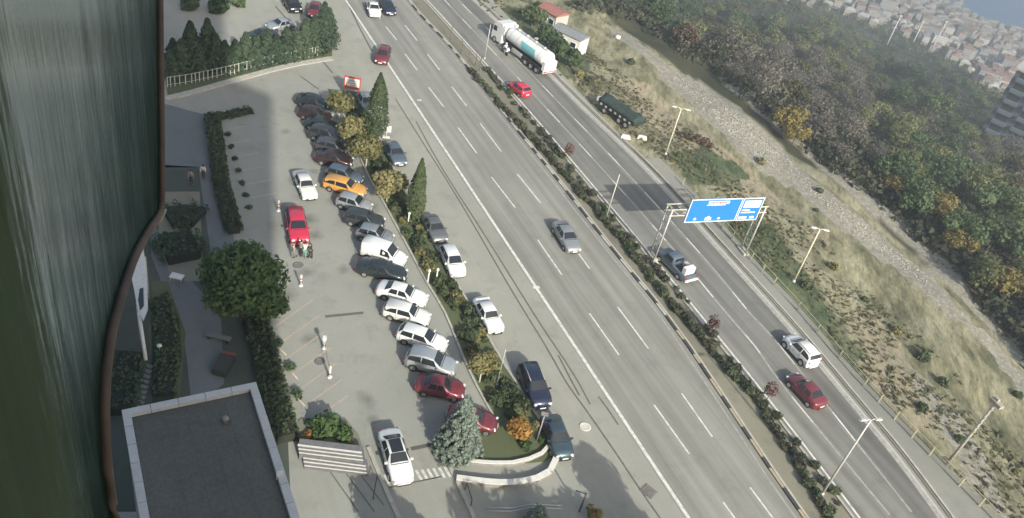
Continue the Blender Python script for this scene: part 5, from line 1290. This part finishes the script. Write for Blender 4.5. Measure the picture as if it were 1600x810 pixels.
# planter above the steps
flat('planter_bed', [(458, 668), (470, 655), (540, 655), (560, 680), (566, 700), (466, 690)], SOIL, .10)
for x, y, m_, s, lb in ((508, 672, 'round', 1.7, 'largest round green bush in the planter above the steps'), (535, 684, 'round', 1.2, 'green bush at the right end of the planter'), (482, 684, 'orange', .7, 'orange-tinged bush at the front of the planter'), (545, 694, 'khaki', .6, 'small olive bush at the right front corner of the planter'), (470, 688, 'khaki', .55, 'small yellowish bush at the left front corner of the planter'), (494, 688, 'round', .8, 'low green bush at the front edge of the planter')):
    shrub(G(x, y), m_, s, lb, 3, name='planter_bush', n=520)
P, N = blob_pts([(0, 0, 4.2, 1.1)]+lobes(5, 1.3, 1.2, spread=.5, z0=3.5), 1100, .9)
for (x, y), lb in (((459, 662), 'white-flowered pot plant left of the planter'),):
    shrub(G(x, y), 'spruce', .45, lb, 4, 'plant', name='pot_plant', n=120)
shrub(G(482, 664), 'dark', .6, 'small dark bush between the pot plant and the planter', 2, name='shrub', n=160)
# garden beds: dense low shrubs along the strip
GSG = 'low shrubs filling the garden strip'
for i in range(125):
    t = rg.uniform(.08, 1); gl = GL[:-1]; k = t*(len(gl)-1); j = int(min(k, len(gl)-2)); fl = k-j
    lx, ly = gl[j][0]*(1-fl)+gl[j+1][0]*fl, gl[j][1]*(1-fl)+gl[j+1][1]*fl
    k = t*.82*(len(GR)-1); j = int(min(k, len(GR)-2)); fl = k-j; rx, ry = GR[j][0]*(1-fl)+GR[j+1][0]*fl, GR[j][1]*(1-fl)+GR[j+1][1]*fl
    w2 = rg.uniform(.2, .85); p = (lx*(1-w2)+rx*w2, ly*(1-w2)+ry*w2)
    m_ = ['cypress', 'hedge', 'hedge', 'khaki'][i % 4]
    shrub(G(*p)+Vector((0, 0, .08)), m_, float(rg.uniform(.5, 1.1)), 'low '+{'cypress': 'green', 'hedge': 'dark green', 'khaki': 'yellowish'}[m_]+' shrub in the garden strip', i % 3, grp=GSG, name='garden_shrub', n=260)
for x, y, m_, s, lb in ((812, 640, 'hedge', 1.3, 'dark bush left of the navy off-roader'), (790, 615, 'hedge', 1.1, 'dark bush below the small yellow-green tree'), (838, 668, 'khaki', .6, 'small khaki bush on the garden kerb behind the teal saloon'), (820, 700, 'round', .8, 'bright green bush at the garden tip'), (846, 690, 'round', .6, 'bright green bush at the garden tip touching the kerb')):
    shrub(G(x, y)+Vector((0, 0, .08)), m_, s, lb, 3, n=420, name='garden_bush')
# median hedge: two rows of bushes
M1 = [(735, 112), (790, 175), (838, 225), (880, 272), (953, 356), (1000, 415), (1047, 474), (1100, 537), (1187, 637), (1254, 743), (1295, 808), (1320, 850)]
M2 = [(760, 112), (812, 170), (860, 225), (903, 280), (967, 356), (1000, 398), (1033, 433), (1077, 476), (1110, 526), (1160, 590), (1210, 650), (1239, 694), (1284, 754), (1318, 806), (1345, 850)]
hk = [shrub_mesh('dust', 5, 330, .75, .13), shrub_mesh('dust', 6, 330, .75, .13), shrub_mesh('hedge', 7, 330, .75, .13)]
for rown, (M, gap, lb, jit) in enumerate(((M1, .8, 'dusty green bush in the continuous left row of the median hedge', .18), (M2, 1.05, 'dusty green bush in the gappy right row of the median hedge', .30))):
    for i, p in enumerate(smooth_pts([G(*q) for q in M], gap)):
        if rown and rg.uniform() < .14: continue
        s = float(rg.uniform(.7, 1.05) if not rown else rg.uniform(.45, .95)); o = link('median_bush', hk[int(rg.integers(0, 3))]); o.location = (p.x+rg.uniform(-jit, jit), p.y+rg.uniform(-jit, jit), .05); o.rotation_euler = (0, 0, rg.uniform(0, 6)); o.scale = (s, s, s*rg.uniform(.8, 1.1)); tag(o, lb, 'bush', ('left', 'right')[rown]+' row of bushes in the median')
for (x, y), lb in (((885, 252), 'reddish bush in the median left of the sign shadow'), ((1106, 525), 'dull reddish sapling in the median level with the white off-roader'), ((1195, 629), 'reddish bush in the median beside the dark red saloon')):
    P, N = blob_pts([(0, 0, 1.9, .55), (.2, .1, 1.4, .45), (-.2, 0, 1.5, .4)], 260, 1.2); tree('red_sapling', G(x, y), leaves('crown', P, N, .13, LF['red']), trunk_mb(1.3, .04, 3, .4), lb, 'sapling')
# bare saplings at the head of the median
for i, (x, y) in enumerate(((703, 62), (720, 84), (730, 100), (742, 104), (748, 112))):
    mb = MB(); 
    for k in range(9):
        a = rg.uniform(0, 6.28); mb.tube([(0, 0, .9+.1*k), (.5*math.cos(a), .5*math.sin(a), 1.5+.18*k)], [.02, .006], 4, False)
    e = empty('bare_sapling', G(x, y)); tag(e, 'leafless sapling at the far head of the median', 'sapling', 'bare saplings in the median'); mb.build('twigs', BARK, e)
    mb = MB(); mb.tube([(0, 0, 0), (.05, 0, 2.6)], [.04, .012], 5); mb.build('trunk', BARK, e)
# verge trees near the cabins
for i, (x, y, r_, lb) in enumerate(((852, 74, 2.0, 'dark green tree between the tanker and the red-roofed cabin'), (872, 96, 1.7, 'dark green tree between the tanker and the grey-roofed cabin'), (893, 108, 1.2, 'smaller dark tree below the grey-roofed cabin'), (830, 42, 1.9, 'mid green tree right of the tanker cab'), (860, 84, 1.2, 'low dark tree against the long side of the grey cabin'))):
    P, N = blob_pts([(0, 0, 2.4, r_*.6)]+lobes(7, r_, r_, spread=.7, z0=1.0), 1500, .8); tree('verge_tree', T(x, y), leaves('crown', P, N, .24, LF['dark' if i != 3 else 'cypress']), trunk_mb(1.6, .1, 4, 1), lb)
# brush heap on the bank, the dark curved mound
P, N = blob_pts([(-1.8, 0, .3, .6), (-.8, .1, .35, .7), (.3, .15, .4, .8), (1.4, 0, .4, .75), (2.2, -.2, .3, .5)], 700, .7)
o = link('brush_heap', leaves('brush_heap', P, N, .2, LF['brown'])); o.location = T(1085, 221); o.rotation_euler = (0, 0, -.25); tag(o, 'long low heap of dark brush on the bank right of the T-shaped lamp', 'brush heap')
# bushes on the bank
BK = 'bushes scattered on the grass bank'
bank = [q for q in [(1120, 350), (1150, 352), (1190, 362), (1212, 395), (1222, 430), (1260, 450), (1258, 478), (1290, 510), (1320, 545), (1335, 580), (1352, 612), (1215, 372), (1228, 460), (1180, 235), (1188, 255), (1000, 95), (985, 100), (1020, 150), (1060, 245), (1090, 262), (1400, 520), (1440, 560), (1470, 600), (1350, 470), (1300, 420), (1390, 640), (1440, 640), (1430, 700), (1500, 690), (1530, 640), (1560, 680), (1585, 740), (1590, 620), (1480, 780), (1450, 720), (790, 15), (815, 22), (840, 12), (905, 120), (920, 128), (1280, 300), (1275, 330)] if rg.uniform() < .6 and (lambda p: (p.x*pd[0]+p.y*pd[1])-np.interp(p.x*rd[0]+p.y*rd[1], rs, rt) > 2.6)(T(*q))]
for i, (x, y) in enumerate(bank):
    m_ = ['cypress', 'hedge', 'khaki', 'hedge'][i % 4]
    shrub(T(x, y)-Vector((0, 0, .1)), m_, float(rg.uniform(.55, 1.3)), 'scrubby '+{'cypress': 'green', 'hedge': 'dark green', 'khaki': 'yellowish'}[m_]+' bush on the grass bank beyond the railing', i % 3, grp=BK, name='bank_bush', n=260, leaf=.2)
# tufts
def tufts():
    P = []; N = []
    for _ in range(9000):
        s = rg.uniform(5, 150); u = rg.uniform(1.6, 15); t = u+np.interp(s, rs, rt); x, y = rd[0]*s+pd[0]*t, rd[1]*s+pd[1]*t
        k = math.sin(x*.35+2*math.sin(y*.2))+math.sin(y*.5+x*.2)
        if k < rg.uniform(-1.4, 1.2): continue
        P.append((x, y, float(terr(x, y))+.12)); N.append((0, 0, 1.0))
    P = np.array(P); me = leaves('grass_tufts', P, np.array(N), .26, leaf_mat('dry_grass', [(.06, .07, .032), (.14, .135, .075), (.27, .24, .155)])); o = link('grass_tufts', me); o['kind'] = 'stuff'; tag(o, 'dry grass tufts and weeds on the roadside bank', 'grass')
tufts()
# rubble stones
def rubble():
    mb = MB(); n = 0
    while n < 1400:
        x, y = rg.uniform(940, 1600), rg.uniform(60, 700)
        lo = np.interp(x, [945, 1026, 1113, 1195, 1270, 1350, 1452], [40, 90, 139, 202, 282, 345, 425]); hi = np.interp(x, [965, 1017, 1093, 1167, 1263, 1353, 1453], [62, 95, 176, 245, 307, 388, 462])
        if not lo+8 < y < hi-10 or x > 1450: continue
        if not (1110 < x < 1215 and y > 170) and rg.uniform() < .55: continue
        p = T(x, y); s = rg.uniform(.06, .17); mb.box((p.x, p.y, p.z+s*.15), (s*rg.uniform(.8, 1.8), s*rg.uniform(.8, 1.5), s*.7), rg.uniform(0, 3), (.7, .6)); n += 1
    o = mb.build('rubble', plain('pale_rock', (.36, .35, .31), .95, var=.3, vs=.8)); o['kind'] = 'stuff'; tag(o, 'pale broken stones strewn over the gravel band', 'stones')
rubble()
# rough tarps on the brown slope: small white litter stones
for (x, y), lb in (((965, 60), 'white boulder on the upper part of the gravel band'), ((1184, 163), 'white lump on the grey path at the forest edge'), ((1239, 203), 'white lump beside the yellow tree at the path')):
    p = T(x, y); mb = MB(); mb.lathe((0, 0, -.1), [(.35, 0), (.5, .2), (.42, .5), (.15, .62)], 7); o = mb.build('boulder', WCAP); o.location = p; tag(o, lb, 'boulder')
# drop wall between the gravel band and the path
mb = MB(); Pw = [T(x, y) for x, y in ((1118, 122), (1150, 150), (1190, 192), (1215, 213))]
mb2 = MB()
# ------------------------------------------------------------------ the wood on the hillside
kinds = {'grey': [], 'olive': [], 'dark': [], 'brown': [], 'khaki': [], 'yellow': []}
for k in kinds:
    for v in range(2):
        n_ = 1300 if k != 'grey' else 1100
        P, N = blob_pts([(0, 0, 4.6, 1.5)]+lobes(13, 3.0, 3.6, spread=.95, z0=1.7), n_, .85)
        kinds[k].append(leaves('crown', P, N, .27 if k != 'grey' else .20, LF['moss' if k == 'khaki' else k]))
mb = trunk_mb(3.0, .15, 5, 1.8); ftr = mb.mesh('trunk', plain('grey_bark', (.16, .15, .13), .9, var=.2))
FORG = {'grey': 'bare grey trees in the hillside wood', 'olive': 'olive trees in the hillside wood', 'dark': 'dark green trees in the hillside wood', 'brown': 'brown trees in the hillside wood', 'khaki': 'pale green trees in the hillside wood', 'yellow': 'golden trees along the wood edge'}
FLAB = {'grey': 'leafless grey-brown tree in the hillside wood', 'olive': 'olive green tree in the hillside wood', 'dark': 'dark green tree in the hillside wood', 'brown': 'brown-leaved tree in the hillside wood', 'khaki': 'pale yellow-green tree in the hillside wood', 'yellow': 'golden tree at the near edge of the wood'}
EDGE = ([940, 1000, 1060, 1120, 1200, 1300, 1400, 1500, 1600, 1700], [20, 42, 84, 118, 180, 262, 335, 425, 552, 660])
def zone_kind(x, y):
    a = math.sin(x*.013+y*.007)+math.sin(y*.021-x*.006+2)+rg.normal(0, .55)
    if 1000 < x < 1110 and 30 < y < 120 and rg.uniform() < .6: return 'brown'
    if 1080 < x < 1250 and y < 90 and rg.uniform() < .65: return 'khaki' if rg.uniform() < .6 else 'olive'
    if 1130 < x < 1330 and 90 < y < 260 and rg.uniform() < .6: return 'grey'
    return 'dark' if a > .1 else ('olive' if a > -.7 else ('grey' if a > -1.7 else 'khaki'))
cand = []
tries = 0
while len(cand) < 288 and tries < 60000:
    tries += 1; x, y = rg.uniform(930, 1640), rg.uniform(-30, 640)
    if y > np.interp(x, *EDGE)-8: continue
    if y < np.interp(x, [1150, 1300, 1450, 1600], [-60, 10, 90, 235]): continue
    p = T(x, y); dist = math.hypot(p.x, p.y, p.z-H)
    if any((p.xy-q[0].xy).length < 3.6+.006*dist*1.3 for q in cand): continue
    cand.append((p, x, y))
for p, x, y in cand:
    k = zone_kind(x, y); e = empty('woodland_tree', p-Vector((0, 0, .3)), rg.uniform(0, 6)); s = float(rg.uniform(.6, 1.15)); e.scale = (s*float(rg.uniform(.85, 1.2)), s, s*float(rg.uniform(.8, 1.2)))
    tag(e, FLAB[k], 'tree', FORG[k]); link('crown', kinds[k][int(rg.integers(0, 2))], e); link('trunk', ftr, e)
for (x, y, s), lb in (((1222, 205, 1.1), 'golden tree at the bend of the grey path, the uppermost'), ((1238, 225, .8), 'smaller golden tree just below the uppermost golden one'), ((1390, 305, .8), 'small golden tree between the uppermost and the large one'), ((1447, 345, 1.15), 'large golden tree, brightest on the wood edge'), ((1485, 395, .9), 'orange-gold tree just below the large golden one'), ((1562, 470, 1.1), 'dull golden tree at the right edge, lowest on the wood edge'), ((1262, 175, .7), 'small golden tree a little inside the wood above the path')):
    s *= .72; e = empty('golden_tree', T(x, y)-Vector((0, 0, .3)), rg.uniform(0, 6)); e.scale = (s, s, s); tag(e, lb, 'tree'); link('crown', kinds['yellow'][int(rg.integers(0, 2))], e); link('trunk', ftr, e)
# far wood reading as one mass, and undergrowth
def far_wood():
    Ps = []; Ns = []; nT = 0
    for _ in range(8500):
        x, y = rg.uniform(900, 1700), rg.uniform(-60, 640)
        if y > np.interp(x, *EDGE)-2: continue
        if y < np.interp(x, [1100, 1200, 1300, 1450, 1600], [-60, -12, 4, 60, 150]): continue
        p = T(x, y); d = rg.normal(0, 1, (30, 3)); d /= np.linalg.norm(d, axis=1, keepdims=True); r_ = rg.uniform(.8, 2.3)*(1+.0015*p.xy.length)
        d[:, 2] = np.abs(d[:, 2]); Ps.append(np.array(p)+d*r_*np.array([1, 1, .9])); Ns.append(d)
    P = np.concatenate(Ps); N = np.concatenate(Ns)
    o = link('far_wood', leaves('far_wood', P, N, .40, leaf_mat('wood_mass', [(.06, .07, .045), (.105, .112, .072), (.165, .158, .115)]))); o['kind'] = 'stuff'; tag(o, 'undergrowth and far trees of the hillside wood as one mass', 'wood')
far_wood()
# ------------------------------------------------------------------ the town in the valley
def fac(name, wall, win, sx, sz):
    mt, n, b = nodes_of(name); v = coords(n); sp = n.nodes.new('ShaderNodeSeparateXYZ'); n.links.new(v, sp.inputs[0])
    def m(op, a, b2=None):
        x = n.nodes.new('ShaderNodeMath'); x.operation = op
        for i, q in enumerate((a, b2)):
            if q is None: continue
            if hasattr(q, 'is_linked'): n.links.new(q, x.inputs[i])
            else: x.inputs[i].default_value = q
        return x.outputs[0]
    hx = m('FRACT', m('DIVIDE', m('ADD', sp.outputs[0], sp.outputs[1]), sx)); hz = m('FRACT', m('DIVIDE', sp.outputs[2], sz))
    k = m('MULTIPLY', m('MULTIPLY', m('GREATER_THAN', hx, .3), m('LESS_THAN', hx, .75)), m('MULTIPLY', m('GREATER_THAN', hz, .3), m('LESS_THAN', hz, .75)))
    n.links.new(mixc(n, k, wall, win), b.inputs['Base Color']); b.inputs['Roughness'].default_value = .8; return mt
walls = [fac('facade_cream', (.40, .38, .33), (.10, .11, .12), 3, 3), fac('facade_white', (.46, .455, .43), (.12, .13, .15), 3.2, 3), fac('facade_rose', (.34, .28, .25), (.09, .09, .1), 2.8, 3), fac('facade_grey', (.30, .31, .31), (.08, .09, .11), 3.4, 3)]
roofs = [plain('tile_roof', (.22, .15, .125), .9, var=.2, vs=.3), plain('pale_roof', (.36, .355, .34), .9, var=.15, vs=.3), plain('grey_roof', (.25, .25, .25), .9, var=.15, vs=.3)]
protos = []
for k, (w_, d_, h_) in enumerate(((12, 10, 13), (18, 11, 16), (10, 9, 7), (22, 13, 19), (14, 12, 10), (26, 11, 8))):
    mw = MB(); mw.box((0, 0, h_/2-2), (w_, d_, h_+4)); wm = mw.mesh('wall', walls[k % 4])
    mr = MB()
    if k % 2 == 0: mr.loft([[(-w_/2-.5, -d_/2-.5, h_+.02), (w_/2+.5, -d_/2-.5, h_+.02), (w_/2+.5, d_/2+.5, h_+.02), (-w_/2-.5, d_/2+.5, h_+.02)], [(-w_/4, -.2, h_+2.6), (w_/4, -.2, h_+2.6), (w_/4, .2, h_+2.6), (-w_/4, .2, h_+2.6)]], True, True, False)
    else: mr.box((0, 0, h_+.3), (w_+.6, d_+.6, .55)); mr.box((w_*.2, 0, h_+1.5), (3, 3, 2.2))
    rm = mr.mesh('roof', roofs[(k*2+0) % 3 if k % 2 else k % 3 if k else 0]); protos.append((wm, rm, ['red-roofed cream house', 'flat-roofed white block', 'small hip-roofed rose house', 'large flat-roofed grey block', 'hip-roofed cream house', 'long low flat-roofed white hall'][k]))
cand = []; tries = 0
while len(cand) < 2300 and tries < 40000:
    tries += 1; x, y = rg.uniform(1190, 1650), rg.uniform(-25, 260)
    top = np.interp(x, [1190, 1480, 1530, 1600, 1650], [-60, -50, 6, 52, 84]); bot = np.interp(x, [1190, 1300, 1420, 1500, 1600, 1640], [2, 16, 66, 104, 200, 240])
    if not top < y < bot: continue
    p = T(x, y)
    if p.z < SEA_Z+1.5: continue
    if any(abs(p.x-q.x)+abs(p.y-q.y) < 10.5 for q in cand): continue
    cand.append(p)
cand.sort(key=lambda p: p.length)
for p in cand[:290]:
    k = int(rg.choice([0, 1, 2, 4, 2, 0, 3], 1)[0]); wm, rm, lb = protos[k]; e = empty('town_house', p, YAW+R(20)+float(rg.choice([0, 1.57]))+float(rg.normal(0, .12))); s_ = float(rg.uniform(.27, .46)); e.scale = (s_, s_, s_)
    tag(e, lb+' in the town below the wood', 'house', 'houses of the town in the valley'); link('wall', wm, e); link('roof', rm, e)
def far_town():
    mb = MB()
    for p in cand[290:]:
        w_, d_, h_ = rg.uniform(4, 9), rg.uniform(3.5, 6), rg.uniform(2.5, 6); a = YAW+R(20)+float(rg.choice([0, 1.57]))
        mb.box((p.x, p.y, p.z+h_/2-1), (w_, d_, h_+2), a); mb.box((p.x, p.y, p.z+h_+.6), (w_+.8, d_+.8, 1.0), a, (.5, .3))
    o = mb.build('far_town', plain('far_town_walls', (.26, .25, .225), .9, var=.45, vs=.05)); o['kind'] = 'stuff'; tag(o, 'far houses of the town towards the sea', 'town')
far_town()
for i in range(10): pass
def town_green():
    Ps = []; Ns = []
    for _ in range(2600):
        x, y = rg.uniform(1180, 1660), rg.uniform(-30, 260)
        if y > np.interp(x, [1190, 1300, 1420, 1500, 1600, 1640], [10, 24, 80, 120, 215, 250]): continue
        if y < np.interp(x, [1480, 1530, 1600, 1650], [-50, 8, 55, 86]): continue
        p = T(x, y)
        if p.z < SEA_Z+2: continue
        d = rg.normal(0, 1, (14, 3)); d /= np.linalg.norm(d, axis=1, keepdims=True); d[:, 2] = np.abs(d[:, 2]); Ps.append(np.array(p)+d*rg.uniform(1.5, 3.4)); Ns.append(d)
    o = link('town_trees', leaves('town_trees', np.concatenate(Ps), np.concatenate(Ns), .8, LF['olive'])); o['kind'] = 'stuff'; tag(o, 'garden trees between the far houses', 'trees')
town_green()
# street through the town, pale strip
mb = MB(); Pst = [T(*p) for p in ((1330, -8), (1380, 18), (1440, 45), (1480, 62), (1520, 82), (1545, 98), (1580, 150), (1620, 230))]
Q = smooth_pts(Pst, 8)
for i, (a, b_) in enumerate(zip(Q, Q[1:])):
    d = b_-a; d.z = 0; d.normalize(); s = Vector((d.y, -d.x, 0))*6
    pts = [a-s, a+s, b_+s, b_-s]; mb.quad(*[(p.x, p.y, float(terr(p.x, p.y))+.6) for p in pts])
struct(mb.build('town_road', plain('town_road_concrete', (.42, .40, .36), .9, var=.15, vs=.05)))
# slate-blue apartment block at the right edge
def block():
    base = T(1590, 238); w_, d_, h_ = 22, 13, 23; e = empty('apartment_block', base, R(-32)); tag(e, 'blue-grey apartment block with balconies at the right edge above the wood', 'apartment block')
    wm = plain('slate_render', (.055, .08, .105), .85, var=.1, vs=.2)
    mb = MB(); mb.box((0, 0, h_/2-3), (w_, d_, h_+6)); mb.build('wall', wm, e)
    mb = MB(); mb.box((0, 0, h_+.35), (w_+1, d_+1, .6)); mb.box((4, 0, h_+1.8), (6, 5, 2.6)); mb.build('roof', roofs[1], e)
    for f in range(7):
        for k in range(4):
            z = 1.6+f*3.2; x = -w_/2+2.9+k*5.4
            mb = MB(); mb.box((x, -d_/2-.6, z), (3.8, 1.3, .9)); mb.build('balcony', plain('balcony_pale', (.085, .115, .14), .7), e)
            mb = MB(); mb.box((x, -d_/2-.03, z+1.3), (3.0, .1, 1.5)); mb.build('window', GLASS, e)
    for f in range(7):
        for k in range(2):
            mb = MB(); mb.box((-w_/2-.03, -3.5+k*7, 2.2+f*3.2), (.1, 2, 1.5)); mb.build('window', GLASS, e)
block()
for (x, y), h_, lb in (((1383, 76), 15, 'pale mast in the wood, left of three'), ((1421, 78), 13, 'pale mast in the wood, middle of three'), ((1453, 84), 17, 'pale mast in the wood, right of three')):
    p = T(x, y); e = empty('floodlight_mast', p); tag(e, lb, 'mast'); mb = MB(); mb.tube([(0, 0, -2), (0, 0, h_+2)], [.35, .2], 8); mb.build('shaft', plain('mast_white', (.6, .6, .58), .6), e); mb = MB(); mb.box((0, 0, h_+2), (1.6, .5, .7)); mb.build('lamp_rack', GALV, e)
# trees outside the frame at the bottom whose shadows fall on the frontage road
for (x, y), r_, h_, lb in (((1085, 990), 2.2, 7.2, 'tall tree below the bottom edge whose shadow reaches the teal saloon'), ((1120, 1060), 2.6, 6.4, 'tree below the bottom edge shading the frontage road'), ((1050, 1075), 2.4, 6.6, 'tree below the bottom edge nearest the dark lamp post'), ((960, 1050), 2.8, 6.4, 'tree below the bottom edge shading the outer garden wall'), ((880, 1075), 2.8, 6.6, 'tree below the bottom edge shading the low rails'), ((645, 945), 1.8, 4.4, 'tree below the bottom edge shading the ramp by the steps'), ((700, 1000), 2.0, 4.4, 'tree below the bottom edge beside the exit road')):
    P, N = blob_pts([(0, 0, h_, r_*.8)]+lobes(7, r_, r_*1.2, spread=.5, z0=h_-r_*.6), 2200, 1.0); tree('street_tree', G(x, y), leaves('crown', P, N, .24, LF['round']), trunk_mb(h_*.7, .13, 4, 1.2), lb)

# courtyard furniture in the shade
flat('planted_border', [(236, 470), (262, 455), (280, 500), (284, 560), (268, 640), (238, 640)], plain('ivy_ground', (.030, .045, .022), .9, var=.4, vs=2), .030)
hedge([(250, 470), (262, 540), (256, 620)], 1.6, .5, 'dark', 'low dark planting between the canopy and the curved path')
hedge([(200, 560), (188, 600), (182, 650)], 3.0, 1.0, 'dark', 'dark shrubs left of the low roof beside the rusty trim')
e = empty('stepping_path', G(222, 600)); tag(e, 'narrow grey stepped path running down to the low roof', 'path'); o_ = e.location.copy()
for k in range(9):
    p = G(229-k*2.0, 572+k*8)-o_; MB().box((p.x, p.y, .05), (1.0, .34, .08), -.1).build('slab', plain('grey_slab', (.20, .215, .21), .85, var=.15), e)
e = empty('courtyard_table', G(277, 442)); tag(e, 'small pale table under the dark shrubbery in the courtyard', 'table')
MB().box((0, 0, .74), (1.1, .7, .06)).build('table_top', WCAP, e)
for sx in (-.45, .45):
    for sy in (-.28, .28): MB().tube([(sx, sy, 0), (sx, sy, .72)], .03, 6).build('leg', GALV, e)
e = empty('garden_ring_lamp', G(250, 552)); tag(e, 'small round white lamp in the planting left of the curved path', 'lamp')
MB().lathe((0, 0, 0), [(.05, 0), (.04, .7)], 8).build('post', GALV, e); MB().lathe((0, 0, .7), [(.1, 0), (.2, .08), (.2, .16), (.06, .24)], 12).build('lantern', WCAP, e)
e = empty('courtyard_bench', G(341, 532)); tag(e, 'dark bench across the courtyard path under the round tree', 'bench')
MB().box((0, 0, .44), (2.1, .5, .07)).build('seat', DARKP, e)
for sx in (-.8, .8): MB().box((sx, 0, .21), (.1, .42, .42)).build('leg', TRIM, e)
e = empty('courtyard_planter', G(350, 575)); tag(e, 'dark planter box with a dull red rim above the low roof', 'planter')
MB().box((0, 0, .35), (1.1, 2.0, .7)).build('box', plain('planter_dark', (.04, .045, .04), .8), e); MB().box((0, .95, .72), (1.16, .25, .06)).build('rim', plain('dull_red', (.2, .06, .05), .7), e)
e = empty('white_flower_pot', G(389, 532)); tag(e, 'white flowering pot plant at the foot of the hedge by the round tree', 'plant')
MB().lathe((0, 0, 0), [(.18, 0), (.26, .3), (.24, .32)], 10).build('pot', GSTONE, e); link('flowers', shrub_mesh('spruce', 4, 120), e).scale = (.4, .4, .5)
for (x, y), lb in (((318, 279), 'person in white with dark hair walking on the shaded footpath'), ((299, 288), 'person in grey standing in the shade left of the one in white')):
    person(G(x, y), R(-70), WHc if x > 310 else GRc, BLc, lb, .1)
# repairs and stains on the roads
PATCH = ground_mat('asphalt_repair', (.20, .202, .19), (.23, .23, .215), (.17, .17, .16), .1)
for i, (x, y, w_, l_) in enumerate(((905, 330, .5, 7), (690, 60, .5, 6))):
    p = G(x, y); mb = MB(); mb.box((0, 0, 0), (w_, l_, .002)); o = mb.build('asphalt_repair', PATCH); o.location = (p.x, p.y, .0135); o.rotation_euler = (0, 0, -YAW); struct(o)
OIL = bpy.data.materials.new('oil_stain'); OIL.use_nodes = True; n = OIL.node_tree; b = n.nodes['Principled BSDF']; b.inputs['Base Color'].default_value = (.09, .088, .08, 1); b.inputs['Roughness'].default_value = .6
tc = n.nodes.new('ShaderNodeTexCoord'); gr = n.nodes.new('ShaderNodeVectorMath'); gr.operation = 'LENGTH'; n.links.new(tc.outputs['Object'], gr.inputs[0])
fo = noise(n, tc.outputs['Object'], 1.6, 6, .7); m1 = n.nodes.new('ShaderNodeMath'); m1.operation = 'MULTIPLY_ADD'; n.links.new(fo, m1.inputs[0]); m1.inputs[1].default_value = -1.6; n.links.new(gr.outputs['Value'], m1.inputs[2])
m2 = n.nodes.new('ShaderNodeMapRange'); n.links.new(m1.outputs[0], m2.inputs[0]); m2.inputs[1].default_value = -.75; m2.inputs[2].default_value = .25; m2.inputs[3].default_value = .26; m2.inputs[4].default_value = 0; n.links.new(m2.outputs[0], b.inputs['Alpha'])
for i in range(34):
    if i < 20: x, y = rg.uniform(440, 620), rg.uniform(200, 660); x = max(x, 440); 
    else: x, y = rg.uniform(640, 1000), 0; y = (x-600)*1.55+rg.uniform(-40, 60)
    if not (0 < y < 800): continue
    p = G(x, y); r_ = rg.uniform(.5, 1.4); mb = MB(); mb.poly([(1.1*math.cos(t), 1.1*math.sin(t), 0) for t in np.linspace(0, 6.283, 17)[:-1]]); o = mb.build('ground_stain', OIL); o.location = (p.x, p.y, .0085 if i < 20 else .0075); o.scale = (r_, r_*rg.uniform(.5, 1.3), 1); o.rotation_euler = (0, 0, rg.uniform(0, 3)); struct(o)
# ------------------------------------------------------------------ air
mt = bpy.data.materials.new('haze'); mt.use_nodes = True; n = mt.node_tree; n.nodes.remove(n.nodes['Principled BSDF'])
pv = n.nodes.new('ShaderNodeVolumePrincipled'); pv.inputs['Color'].default_value = (.78, .88, 1, 1); pv.inputs['Density'].default_value = .0009; pv.inputs['Anisotropy'].default_value = .2
n.links.new(pv.outputs[0], n.nodes['Material Output'].inputs['Volume'])
mb = MB(); mb.box((1250, 3200, (SEA_Z-1+130)/2), (9700, 8800, 130-SEA_Z+1)); hz = mb.build('haze', mt); hz['kind'] = 'stuff'; tag(hz, 'thin blue haze over the valley', 'haze')
